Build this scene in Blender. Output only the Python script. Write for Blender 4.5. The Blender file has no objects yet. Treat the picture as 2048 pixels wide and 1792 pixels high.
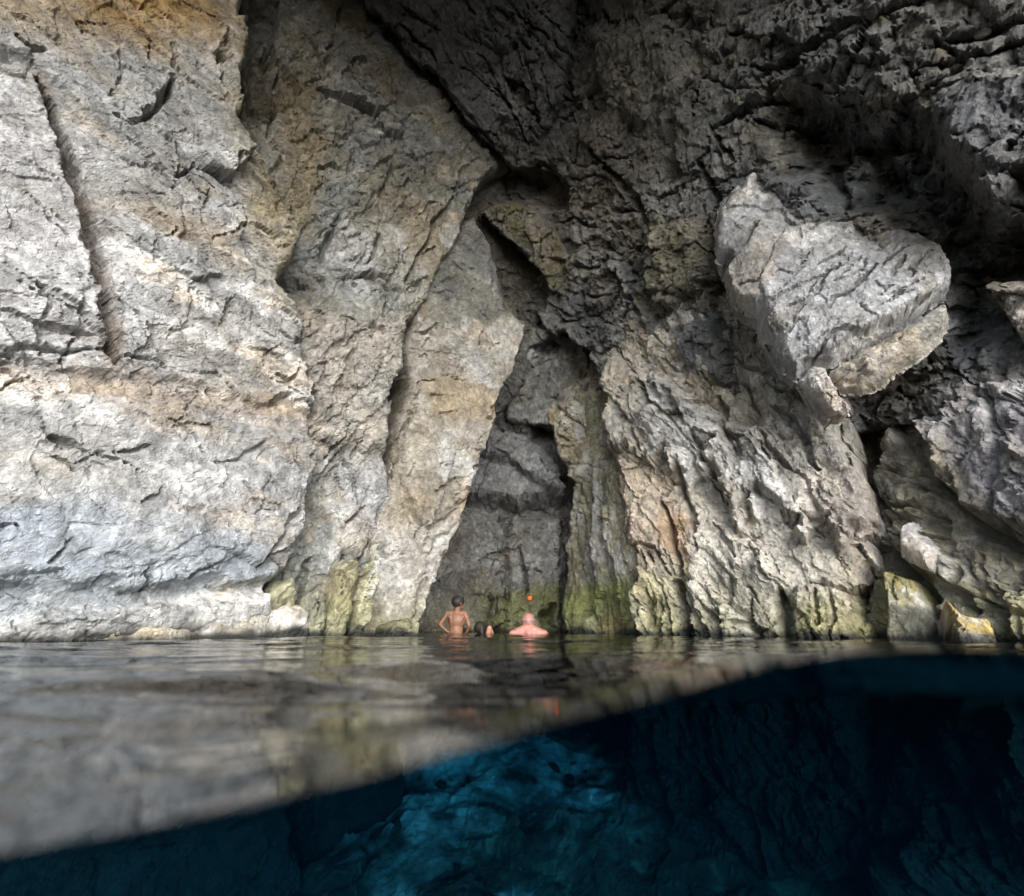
import bpy, math, random
import numpy as np
from mathutils import Vector

# ------------------------------------------------------------------ camera, light, exposure
sc = bpy.context.scene
COL = sc.collection
TH = math.atan(0.348)                       # camera pitched up; the waterline lies low in the frame
CAM = np.array([0.0, 0.0, 0.07])
cd = bpy.data.cameras.new('camera')
cam = bpy.data.objects.new('camera', cd)
COL.objects.link(cam)
cam.location = CAM
cam.rotation_euler = (math.pi / 2 + TH, 0, 0)
cd.sensor_width = 36.0
cd.lens = 18.0
cd.clip_start = 0.02
cd.clip_end = 2000
cd.dof.use_dof = True
cd.dof.focus_distance = 4.6
cd.dof.aperture_fstop = 1.8
sc.camera = cam

SUN_EL, SUN_AZ = math.radians(11), math.radians(14)     # daylight through the mouth behind the camera
wd = bpy.data.worlds.new('World')
sc.world = wd
wd.use_nodes = True
nt = wd.node_tree
bg = nt.nodes['Background']
sky = nt.nodes.new('ShaderNodeTexSky')
sky.sky_type = 'NISHITA'
sky.sun_disc = False
sky.sun_elevation = math.radians(38)
sky.sun_rotation = math.pi - SUN_AZ
sky.dust_density = 2.0
nt.links.new(sky.outputs[0], bg.inputs[0])
bg.inputs[1].default_value = 0.15
sd = bpy.data.lights.new('sun', 'SUN')
sd.energy = 1.5
sd.angle = math.radians(50)
sd.color = (0.975, 0.99, 1.0)
sun = bpy.data.objects.new('sun', sd)
COL.objects.link(sun)
sv = Vector((math.sin(SUN_AZ) * math.cos(SUN_EL), -math.cos(SUN_AZ) * math.cos(SUN_EL), math.sin(SUN_EL)))
sun.rotation_euler = sv.to_track_quat('Z', 'Y').to_euler()
sun.location = sv * 20
sc.view_settings.view_transform = 'Standard'
sc.view_settings.look = 'None'
sc.view_settings.exposure = 1.68
sc.view_settings.gamma = 1.0
sc.render.engine = 'CYCLES'
sc.cycles.use_denoising = True
sc.cycles.max_bounces = 7
sc.cycles.diffuse_bounces = 4
sc.cycles.glossy_bounces = 3
sc.cycles.transparent_max_bounces = 12
sc.cycles.sample_clamp_indirect = 4.0
sc.cycles.caustics_reflective = False

# ------------------------------------------------------------------ numpy noise
def rays(p):
    p = np.atleast_2d(np.asarray(p, float))
    u = (p[:, 0] - 1024) / 1024
    v = -(p[:, 1] - 896) / 1024
    return np.stack([u, math.cos(TH) - v * math.sin(TH), math.sin(TH) + v * math.cos(TH)], 1)

def at(px, py, Y):
    """point on the pixel's line of sight (photo at 2048 x 1792) at world depth Y"""
    d = rays([(px, py)])[0]
    return CAM + d * (Y / d[1])

def h32(*a, seed=0):
    h = np.full(np.broadcast(*a).shape, (seed * 374761393 + 668265263) & 0xffffffff, dtype=np.uint32)
    for k, x in enumerate(a):
        h ^= (x.astype(np.int64) & 0xffffffff).astype(np.uint32) * np.uint32((2246822519, 3266489917, 668265263)[k])
        h = (h ^ (h >> np.uint32(15))) * np.uint32(2246822519)
        h = (h ^ (h >> np.uint32(13))) * np.uint32(3266489917)
        h ^= h >> np.uint32(16)
    return h

def r01(h, k=0):
    h = (h + np.uint32((k * 2654435769) & 0xffffffff)) * np.uint32(2246822519)
    h = (h ^ (h >> np.uint32(15))) * np.uint32(3266489917)
    h ^= h >> np.uint32(13)
    return (h >> np.uint32(8)).astype(np.float32) / np.float32(16777216)

def noise3(p, seed=0):
    i = np.floor(p).astype(np.int64)
    f = (p - i).astype(np.float32)
    f = f * f * f * (f * (f * 6 - 15) + 10)
    out = 0
    for dx in (0, 1):
        wx = f[:, 0] if dx else 1 - f[:, 0]
        for dy in (0, 1):
            wy = wx * (f[:, 1] if dy else 1 - f[:, 1])
            for dz in (0, 1):
                w = wy * (f[:, 2] if dz else 1 - f[:, 2])
                out = out + w * r01(h32(i[:, 0] + dx, i[:, 1] + dy, i[:, 2] + dz, seed=seed))
    return out * 2 - 1

def fbm(p, f=1.0, oct=4, gain=0.5, seed=0, ridged=False):
    a, s, out = 1.0, 0.0, 0
    p = np.asarray(p) * f
    for k in range(oct):
        n = noise3(p, seed + k * 17)
        if ridged:
            n = 1 - 2 * np.abs(n)
        out = out + a * n
        s += a
        a *= gain
        p = p * 2.03 + 11.7
    return out / s

def vor(u, v, seed=0):
    iu, iv = np.floor(u).astype(np.int64), np.floor(v).astype(np.int64)
    n = len(u)
    F1 = np.full(n, 9.0, np.float32); F2 = F1.copy()
    hid = np.zeros(n, np.uint32)
    ru = np.zeros(n, np.float32); rv = ru.copy()
    for dx in (-1, 0, 1):
        for dy in (-1, 0, 1):
            h = h32(iu + dx, iv + dy, seed=seed)
            a = (u - (iu + dx + r01(h, 1))).astype(np.float32)
            b = (v - (iv + dy + r01(h, 2))).astype(np.float32)
            d = a * a + b * b
            m = d < F1
            F2 = np.where(m, F1, np.minimum(F2, d))
            F1 = np.where(m, d, F1)
            hid = np.where(m, h, hid)
            ru = np.where(m, a, ru); rv = np.where(m, b, rv)
    return np.sqrt(F1), np.sqrt(F2), hid, ru, rv

def facets(u, v, size, anis=1.0, rot=0.0, seed=0, crack=0.0, cw=0.06):
    """chipped rock: every cell is a tilted plane of its own, joints recessed"""
    c, s = math.cos(rot), math.sin(rot)
    a = (u * c + v * s) / (size * anis)
    b = (-u * s + v * c) / size
    F1, F2, h, ru, rv = vor(a, b, seed)
    z = (r01(h, 3) - 0.5) * 1.1 + ru * (r01(h, 4) - 0.5) * 1.7 + rv * (r01(h, 5) - 0.5) * 1.7
    if crack:
        z = z - crack * np.exp(-((F2 - F1) / cw) ** 2) * (r01(h, 6) > 0.35)
    return z

def seg_dist(u, v, pts, closed):
    pts = np.asarray(pts, float)
    n = len(pts)
    best = np.full(u.shape, 1e9)
    inside = np.zeros(u.shape, bool)
    tpos = np.zeros(u.shape)
    for k in range(n if closed else n - 1):
        a, b = pts[k], pts[(k + 1) % n]
        d = b - a
        L = d @ d + 1e-12
        t = np.clip(((u - a[0]) * d[0] + (v - a[1]) * d[1]) / L, 0, 1)
        q = (u - a[0] - t * d[0]) ** 2 + (v - a[1] - t * d[1]) ** 2
        m = q < best
        best = np.where(m, q, best)
        tpos = np.where(m, (k + t) / max(n - 1, 1), tpos)
        if closed:
            c = ((a[1] > v) != (b[1] > v))
            with np.errstate(divide='ignore', invalid='ignore'):
                xi = (b[0] - a[0]) * (v - a[1]) / (b[1] - a[1]) + a[0]
            inside ^= c & (u < xi)
    best = np.sqrt(best)
    return (np.where(inside, best, -best) if closed else best), tpos

def sstep(x, a, b):
    t = np.clip((x - a) / (b - a), 0, 1)
    return t * t * (3 - 2 * t)

# ------------------------------------------------------------------ object helpers
def mesh_obj(name, verts, faces, mat, parent=None, col=None, loc=None, smooth=True):
    verts = np.asarray(verts, float)
    if loc is None:
        loc = np.array([verts[:, 0].mean(), verts[:, 1].mean(), verts[:, 2].min()])
    me = bpy.data.meshes.new(name)
    faces = np.asarray(faces, np.int32)
    nv, nf, k = len(verts), len(faces), faces.shape[1]
    me.vertices.add(nv)
    me.vertices.foreach_set('co', (verts - loc).astype(np.float32).ravel())
    me.loops.add(nf * k)
    me.loops.foreach_set('vertex_index', faces.ravel())
    me.polygons.add(nf)
    me.polygons.foreach_set('loop_start', np.arange(0, nf * k, k, dtype=np.int32))
    me.polygons.foreach_set('loop_total', np.full(nf, k, np.int32))
    me.polygons.foreach_set('use_smooth', np.full(nf, smooth, bool))
    me.update(calc_edges=True)
    if col is not None:
        ca = me.color_attributes.new('Col', 'FLOAT_COLOR', 'POINT')
        c4 = np.ones((nv, 4), np.float32)
        c4[:, :3] = col
        ca.data.foreach_set('color', c4.ravel())
    me.materials.append(mat)
    o = bpy.data.objects.new(name, me)
    COL.objects.link(o)
    o.location = loc
    if parent is not None:
        o.parent = parent
        o.location = Vector(loc) - parent.location
    return o

def tag(o, label=None, cat=None, group=None, kind=None):
    if label: o['label'] = label
    if cat: o['category'] = cat
    if group: o['group'] = group
    if kind: o['kind'] = kind
    return o

# ------------------------------------------------------------------ materials
def rock_material(name, rough=0.72, bump=1.0, scale=1.0, mott=1.0):
    m = bpy.data.materials.new(name)
    m.use_nodes = True
    t = m.node_tree
    N, L = t.nodes, t.links
    b = N['Principled BSDF']
    geo = N.new('ShaderNodeNewGeometry')
    att = N.new('ShaderNodeAttribute'); att.attribute_name = 'Col'
    def noise(s, d=6, r=0.62, dist=0.0):
        n = N.new('ShaderNodeTexNoise'); n.inputs['Scale'].default_value = s * scale
        n.inputs['Detail'].default_value = d; n.inputs['Roughness'].default_value = r
        n.inputs['Distortion'].default_value = dist
        L.new(geo.outputs['Position'], n.inputs['Vector']); return n
    def rng(src, a, bb, c, d):
        r = N.new('ShaderNodeMapRange'); r.inputs[1].default_value = a; r.inputs[2].default_value = bb
        r.inputs[3].default_value = c; r.inputs[4].default_value = d
        L.new(src, r.inputs[0]); return r.outputs[0]
    def math_(op, x, y):
        r = N.new('ShaderNodeMath'); r.operation = op
        for i, q in enumerate((x, y)):
            if isinstance(q, (int, float)): r.inputs[i].default_value = q
            else: L.new(q, r.inputs[i])
        return r.outputs[0]
    n1, n2 = noise(7.0, 3, 0.65, 0.5), noise(24, 5, 0.72)
    k = math_('MULTIPLY', rng(n1.outputs[0], 0.3, 0.7, 1 - .38 * mott, 1 + .38 * mott), rng(n2.outputs[0], 0.3, 0.7, 1 - .28 * mott, 1 + .28 * mott))
    mul = N.new('ShaderNodeVectorMath'); mul.operation = 'SCALE'
    L.new(att.outputs['Color'], mul.inputs[0]); L.new(k, mul.inputs['Scale'])
    L.new(mul.outputs[0], b.inputs['Base Color'])
    L.new(rng(n2.outputs[0], 0.3, 0.7, rough - 0.32, rough + 0.15), b.inputs['Roughness'])
    b.inputs['Specular IOR Level'].default_value = 0.45
    # fine relief
    vo = N.new('ShaderNodeTexVoronoi'); vo.inputs['Scale'].default_value = 17 * scale
    vo.inputs['Randomness'].default_value = 1.0
    wv = N.new('ShaderNodeVectorMath'); wv.operation = 'MULTIPLY_ADD'
    L.new(n2.outputs['Color'], wv.inputs[0]); wv.inputs[1].default_value = (.16, .16, .16)
    L.new(geo.outputs['Position'], wv.inputs[2]); L.new(wv.outputs[0], vo.inputs['Vector'])
    hsum = math_('ADD', math_('MULTIPLY', n2.outputs[0], 0.042), math_('MULTIPLY', vo.outputs['Distance'], 0.024))
    bu = N.new('ShaderNodeBump'); bu.inputs['Strength'].default_value = 0.9; bu.inputs['Distance'].default_value = bump
    L.new(hsum, bu.inputs['Height']); L.new(bu.outputs[0], b.inputs['Normal'])
    return m

ROCK = rock_material('limestone')
ROCK_ROUGH = rock_material('breccia', rough=0.66, bump=1.3, scale=1.35, mott=1.15)
ROCK_SEA = rock_material('underwater_rock', rough=0.9, bump=1.0, mott=1.2)

def simple_mat(name, color, rough=0.5, noise_scale=30, var=0.15, emit=None, sss=0.0):
    m = bpy.data.materials.new(name); m.use_nodes = True
    N, L = m.node_tree.nodes, m.node_tree.links
    b = N['Principled BSDF']
    tc = N.new('ShaderNodeTexCoord')
    n = N.new('ShaderNodeTexNoise'); n.inputs['Scale'].default_value = noise_scale; n.inputs['Detail'].default_value = 4
    L.new(tc.outputs['Object'], n.inputs['Vector'])
    r = N.new('ShaderNodeValToRGB')
    r.color_ramp.elements[0].position, r.color_ramp.elements[1].position = 0.3, 0.7
    r.color_ramp.elements[0].color = tuple(c * (1 - var) for c in color) + (1,)
    r.color_ramp.elements[1].color = tuple(min(1, c * (1 + var)) for c in color) + (1,)
    L.new(n.outputs[0], r.inputs[0]); L.new(r.outputs[0], b.inputs['Base Color'])
    b.inputs['Roughness'].default_value = rough
    if emit:
        b.inputs['Emission Color'].default_value = emit[0] + (1,); b.inputs['Emission Strength'].default_value = emit[1]
    if sss:
        b.inputs['Subsurface Weight'].default_value = sss; b.inputs['Subsurface Radius'].default_value = (.02, .008, .004)
    return m

# ------------------------------------------------------------------ rock masses
GREY = (0.34, 0.325, 0.295)
TAN = (0.37, 0.315, 0.235)
OCHRE = (0.42, 0.27, 0.115)
PALE = (0.66, 0.65, 0.63)
BLUE = (0.36, 0.385, 0.41)
DARK = (0.15, 0.15, 0.135)
OLIVE = (0.22, 0.20, 0.115)
ALGAE = (0.27, 0.29, 0.075)
YEL = (0.52, 0.46, 0.17)
CREAM = (0.60, 0.56, 0.40)
RUST = (0.20, 0.085, 0.04)
DEEP = (0.022, 0.025, 0.023)

class Plane:
    def __init__(s, anchors):
        p = [at(*a) for a in anchors]
        n = np.cross(p[1] - p[0], p[2] - p[0]); n /= np.linalg.norm(n)
        if n @ (CAM - p[0]) < 0: n = -n
        s.p, s.n = p[0], n
        up = np.array([0, 0, 1.0]) if abs(n[2]) < 0.9 else np.array([0, -1.0, 0])
        e = np.cross(up, n); s.e1 = e / np.linalg.norm(e)
        s.e2 = np.cross(n, s.e1)
    def uv(s, px):
        out = []
        for q in px:
            if len(q) == 3: P = np.asarray(q, float)
            else:
                d = rays([q])[0]; den = d @ s.n
                t = ((s.p - CAM) @ s.n) / den if abs(den) > 1e-6 else -1
                if t <= 0: raise ValueError(f'pixel {q} misses the plane')
                P = CAM + d * t
            out.append(((P - s.p) @ s.e1, (P - s.p) @ s.e2))
        return np.array(out)

def rock_detail(u, v, P, amp, seed, grain, streak=None, low=1.0):
    """grain = list of (cell size m, anisotropy, rotation, amplitude m, joint depth)"""
    Pw = P * 1.0
    wu = u + 0.10 * fbm(Pw, 1.7, 3, seed=seed + 1) + 0.03 * fbm(Pw, 7, 2, seed=seed + 4)
    wv = v + 0.10 * fbm(Pw, 1.7, 3, seed=seed + 2) + 0.03 * fbm(Pw, 7, 2, seed=seed + 5)
    h = amp * low * 0.16 * fbm(Pw, 0.55, 4, seed=seed + 3)
    mod = 0.55 + 0.9 * sstep(fbm(Pw, 0.9, 3, seed=seed + 9), -0.25, 0.35)
    for k, (size, an, rot, a, cr) in enumerate(grain):
        h = h + amp * a * mod * facets(wu, wv, size, an, rot, seed + 31 * k, cr)
    h = h + amp * 0.020 * fbm(Pw, 9, 4, gain=0.65, seed=seed + 7)
    if streak:                       # flutes: narrow ribs running one way
        rot, st, fr, a = streak
        c, s_ = math.cos(rot), math.sin(rot)
        q = np.stack([(wu * c + wv * s_) / st, -wu * s_ + wv * c, 0 * u + seed], 1)
        h = h + amp * a * mod * fbm(q, fr, 4, gain=0.55, seed=seed + 13, ridged=True)
    return h

def colour_of(P, u, v, pl, base, alt, zones, seed, algae=1.0, cst=(1, 1, 1)):
    cst = np.array(cst, float)
    c = np.empty((len(P), 3), np.float32); c[:] = base
    n = fbm(P * cst, 0.9, 5, gain=0.6, seed=seed + 50)
    if alt is not None:
        w = sstep(n, -0.15, 0.35)[:, None]
        c = c * (1 - w) + np.array(alt, np.float32) * w
    n2 = fbm(P * cst, 2.6, 5, gain=0.62, seed=seed + 60)
    c = c * (1 + 0.5 * n2)[:, None]
    w = sstep(fbm(P * cst, 1.7, 6, gain=0.68, seed=seed + 70), 0.06, 0.30)[:, None] * 0.7
    c = c * (1 - w) + np.array(PALE, np.float32) * w * (np.mean(base) / 0.33) + c * 0
    w = (sstep(fbm(P * cst, 1.9, 5, gain=0.62, seed=seed + 75), 0.04, 0.4) * 0.5)[:, None]
    c = c * (1 - w * (1 - np.array([1.0, 0.84, 0.62], np.float32)))
    w = (sstep(fbm(P, 8.0, 4, gain=0.7, seed=seed + 77), 0.16, 0.36) * 0.3)[:, None]
    c = c * (1 - w) + (c * 1.3 + 0.09) * w
    for poly, colz, soft, k in zones:
        d, _ = seg_dist(u, v, pl.uv(poly), True)
        d = d + soft * 1.1 * fbm(P, 2.6, 4, gain=0.6, seed=seed + 80)
        w = (sstep(d, -soft, soft) * k * (0.6 + 0.4 * sstep(fbm(P * cst, 2.1, 4, gain=0.6, seed=seed + 85), -0.35, 0.15)))[:, None]
        c = c * (1 - w) + np.array(colz, np.float32) * (1 + 0.3 * n2)[:, None] * w
    if algae:
        st = fbm(P * [1, 1, 0.16], 6.0, 4, gain=0.6, seed=seed + 90)       # growth hangs down in streaks
        z = P[:, 2] + 0.38 * st + 0.10 * n2
        w = (sstep(z, 0.75, 0.05) ** 1.5 * 0.62 * algae * (0.6 + 0.4 * sstep(st, -.3, .3)))[:, None]
        c = c * (1 - w) + np.array((0.31, 0.305, 0.15), np.float32) * (1 + .4 * n2 + .3 * st)[:, None] * w
        w = (sstep(P[:, 2] + 0.07 * n2, 0.07, -0.005) * 0.97)[:, None]
        c = c * (1 - w) + np.array(DEEP, np.float32) * (1 + .4 * n2)[:, None] * w
    return np.clip(c, 0.012, 0.85)

SURF = {}
def mass(name, outline, anchors, T=0.7, w=0.16, res=0.02, amp=1.0, seed=0, grain=(), raises=(), cracks=(),
         base=GREY, alt=TAN, zones=(), rag=0.06, mat=None, parent=None, closed=0.0, algae=1.0, key=None, bulge=0.0, streak=None, cst=(1, 1, 1), low=1.0, joints=(), cuts=()):
    pl = Plane(anchors)
    po = pl.uv(outline)
    lo, hi = po.min(0) - 2 * res, po.max(0) + 2 * res
    nu, nv = int((hi[0] - lo[0]) / res) + 2, int((hi[1] - lo[1]) / res) + 2
    gu, gv = np.meshgrid(np.linspace(lo[0], hi[0], nu), np.linspace(lo[1], hi[1], nv))
    jr = np.random.default_rng(seed)
    u = gu.ravel() + jr.uniform(-.36, .36, gu.size) * res; v = gv.ravel() + jr.uniform(-.36, .36, gu.size) * res
    P0 = pl.p + np.outer(u, pl.e1) + np.outer(v, pl.e2)
    d, _ = seg_dist(u, v, po, True)
    d = d + rag * (fbm(P0, 3.2, 3, seed=seed + 41) + 0.7 * facets(u, v, 0.22, 1.4, 0.6, seed + 43))
    vm = d > -1.6 * res
    # keep only what is near or inside the outline
    idx = np.full(len(u), -1, np.int64); idx[vm] = np.arange(vm.sum())
    u, v, P0, d = u[vm], v[vm], P0[vm], d[vm]
    h = rock_detail(u, v, P0, amp, seed, grain, streak, low)
    for poly, dh, ww in raises:
        pp = pl.uv(poly)
        dd, _ = seg_dist(u, v, pp, True)
        dd = dd + (0.35 * ww + 0.05) * fbm(P0, 3.5, 4, seed=seed + 47) + 0.05 * facets(u, v, 0.13, 1.4, 0.4, seed + 48)
        h = h + dh * sstep(dd, -ww * 0.5, ww)
    cu = u + 0.045 * fbm(P0, 6, 4, gain=.6, seed=seed + 51); cv = v + 0.045 * fbm(P0, 6, 4, gain=.6, seed=seed + 52)
    cn = 1 + 0.5 * fbm(P0, 5, 2, seed=seed + 53)
    lines = [(pl.uv(l_), dep, cw) for l_, dep, cw in cracks]
    rj = random.Random(seed)
    inn = np.nonzero(d > 0.1)[0]
    for n_, ang, spread, ln, cw, dep in joints:      # short natural joints in the face
        for _ in range(n_):
            i = int(inn[rj.randrange(len(inn))])
            th = math.radians(ang + rj.gauss(0, spread)); L_ = ln * rj.uniform(0.35, 1.3)
            pts, q = [], np.array([u[i], v[i]])
            for k in range(4):
                pts.append(q.copy())
                t2 = th + rj.gauss(0, 0.28)
                q = q + np.array([math.cos(t2), math.sin(t2)]) * L_ / 3
            lines.append((np.array(pts), dep * rj.uniform(0.4, 1.1), cw * rj.uniform(0.4, 0.95)))
    for pp, dep, cw in lines:
        lo_, hi_ = pp.min(0) - 3 * cw, pp.max(0) + 3 * cw
        m_ = np.nonzero((cu > lo_[0]) & (cu < hi_[0]) & (cv > lo_[1]) & (cv < hi_[1]))[0]
        if not len(m_): continue
        dd, tt = seg_dist(cu[m_], cv[m_], pp, False)
        wid = cw * (0.45 + 0.55 * np.sin(np.pi * np.clip(tt, 0, 1))) * cn[m_]
        h[m_] -= dep * sstep(dd, wid, wid * (0.5 if cw < 0.03 else 0.25))
    e = np.clip(d / w, 0, 1)
    drop = 1 - np.sqrt(np.clip(1 - (1 - e) ** 2, 0, 1))
    if bulge:
        eb = np.clip(d / (w * 3), 0, 1)
        h = h + bulge * (np.sqrt(np.clip(1 - (1 - eb) ** 2, 0, 1)) - 1)
    if closed:
        prof = np.clip(e, 0, 1) ** 0.55
        hb = closed * prof
        for px_, gu_, gv_, h0 in cuts:               # broad flat cleavage faces
            c0 = pl.uv([px_])[0]
            hb = np.maximum(np.minimum(hb, h0 + gu_ * (u - c0[0]) + gv_ * (v - c0[1])), 0.4 * closed * prof)
        hf = hb + h * np.clip(prof * 1.4, 0, 1)
        verts = P0 + np.outer(hf, pl.n)
    else:
        verts = P0 + np.outer(h - T * drop, pl.n)
    sh = 0.036 * amp
    verts = verts + np.outer(sh * fbm(verts, 5, 4, gain=.6, seed=seed + 61), pl.e1) + np.outer(sh * fbm(verts, 5, 4, gain=.6, seed=seed + 62), pl.e2)
    col = colour_of(verts, u, v, pl, base, alt, zones, seed, algae, cst)
    I = idx.reshape(nv, nu)
    q = np.stack([I[:-1, :-1], I[:-1, 1:], I[1:, 1:], I[1:, :-1]], -1).reshape(-1, 4)
    q = q[(q >= 0).all(1)]
    if closed:
        nb = len(verts)
        back = P0 - np.outer(closed * (1 - drop) * 0.9 + h * 0.5 * np.clip(1 - drop, 0, 1), pl.n)
        verts = np.vstack([verts, back]); col = np.vstack([col, col])
        q = np.vstack([q, q[:, ::-1] + nb])
    o = mesh_obj(name, verts, q, mat or ROCK, parent, col, smooth=False)
    if key: SURF[key] = (verts[:len(u)], pl, d, u, v)
    return o

R = math.radians
G_LEFT = [(0.75, 1.6, R(-12), 0.085, 0.25), (0.26, 1.7, R(-22), 0.060, 0.35), (0.10, 1.6, R(-28), 0.028, 0.4), (0.05, 1.5, R(-35), 0.014, 0.4)]
G_MID = [(0.6, 1.9, R(62), 0.075, 0.3), (0.22, 1.9, R(60), 0.045, 0.4), (0.09, 1.6, R(55), 0.024, 0.4), (0.05, 1.4, R(20), 0.013, 0.4)]
G_RIGHT = [(0.42, 2.2, R(-64), 0.13, 0.4), (0.17, 2.2, R(-66), 0.085, 0.4), (0.075, 1.9, R(-60), 0.036, 0.4), (0.04, 1.5, R(-30), 0.014, 0.3)]
G_BREC = [(0.7, 1.3, R(-40), 0.11, 0.5), (0.24, 1.3, R(-50), 0.075, 0.5), (0.095, 1.2, R(30), 0.042, 0.5), (0.045, 1.1, R(10), 0.018, 0.4)]
G_VERT = [(0.5, 2.5, R(88), 0.09, 0.4), (0.13, 4.0, R(90), 0.05, 0.4), (0.06, 3.0, R(90), 0.02, 0.4)]
G_BOULD = [(0.55, 1.7, R(40), 0.06, 0.35), (0.17, 2.0, R(48), 0.028, 0.5), (0.07, 1.8, R(50), 0.014, 0.4), (0.04, 1.3, 0, 0.007, 0.3)]

# --- enclosing rock behind the faces, so that every gap between them is closed by stone
def shell(name, p0, e1, e2, L1, L2, n, seed, res=0.16, base=DARK):
    p0, e1, e2, n = [np.array(x, float) for x in (p0, e1, e2, n)]
    a, b = np.linspace(0, L1, int(L1 / res)), np.linspace(0, L2, int(L2 / res))
    A, B = np.meshgrid(a, b); A, B = A.ravel(), B.ravel()
    P = p0 + np.outer(A, e1) + np.outer(B, e2)
    P = P + np.outer(0.5 * fbm(P, 0.5, 4, seed=seed) + 0.25 * facets(A, B, 0.8, 1.3, .5, seed), n)
    I = np.arange(len(a) * len(b)).reshape(len(b), len(a))
    q = np.stack([I[:-1, :-1], I[:-1, 1:], I[1:, 1:], I[1:, :-1]], -1).reshape(-1, 4)
    col = np.clip(np.array(base)[None] * (1 + .4 * fbm(P, 2, 4, seed=seed))[:, None], .02, .8)
    o = mesh_obj(name, P, q, ROCK_ROUGH, None, col)
    return tag(o, kind='structure')

ceiling = shell('cave_ceiling', (-11, -2.0, 8.4), (1, 0, 0), (0, 1, 0), 22, 13, (0, 0, 1), 901)
shade_lintel = shell('added_shade_lintel', (-11, -2.3, 6.1), (1, 0, 0), (0, -0.25, 0.97), 22, 3.6, (0, 1, 0), 905)  # unseen overhang added behind the camera to shade the upper walls
shade_lintel.parent = ceiling; shade_lintel.location = shade_lintel.location - ceiling.location; del shade_lintel['kind']
back_wall = shell('cave_back_wall', (-6, 9.4, -5.5), (1, 0, 0), (0, 0, 1), 12, 14, (0, 1, 0), 902)
wall_left = shell('cave_wall_left', (-8.6, -2.2, -5.5), (0.39, 0.92, 0), (0, 0, 1), 13.5, 14, (-1, 0, 0), 903)
wall_right = shell('cave_wall_right', (9.2, -2.2, -5.5), (-0.44, 0.9, 0), (0, 0, 1), 13.5, 14, (1, 0, 0), 904)

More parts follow.
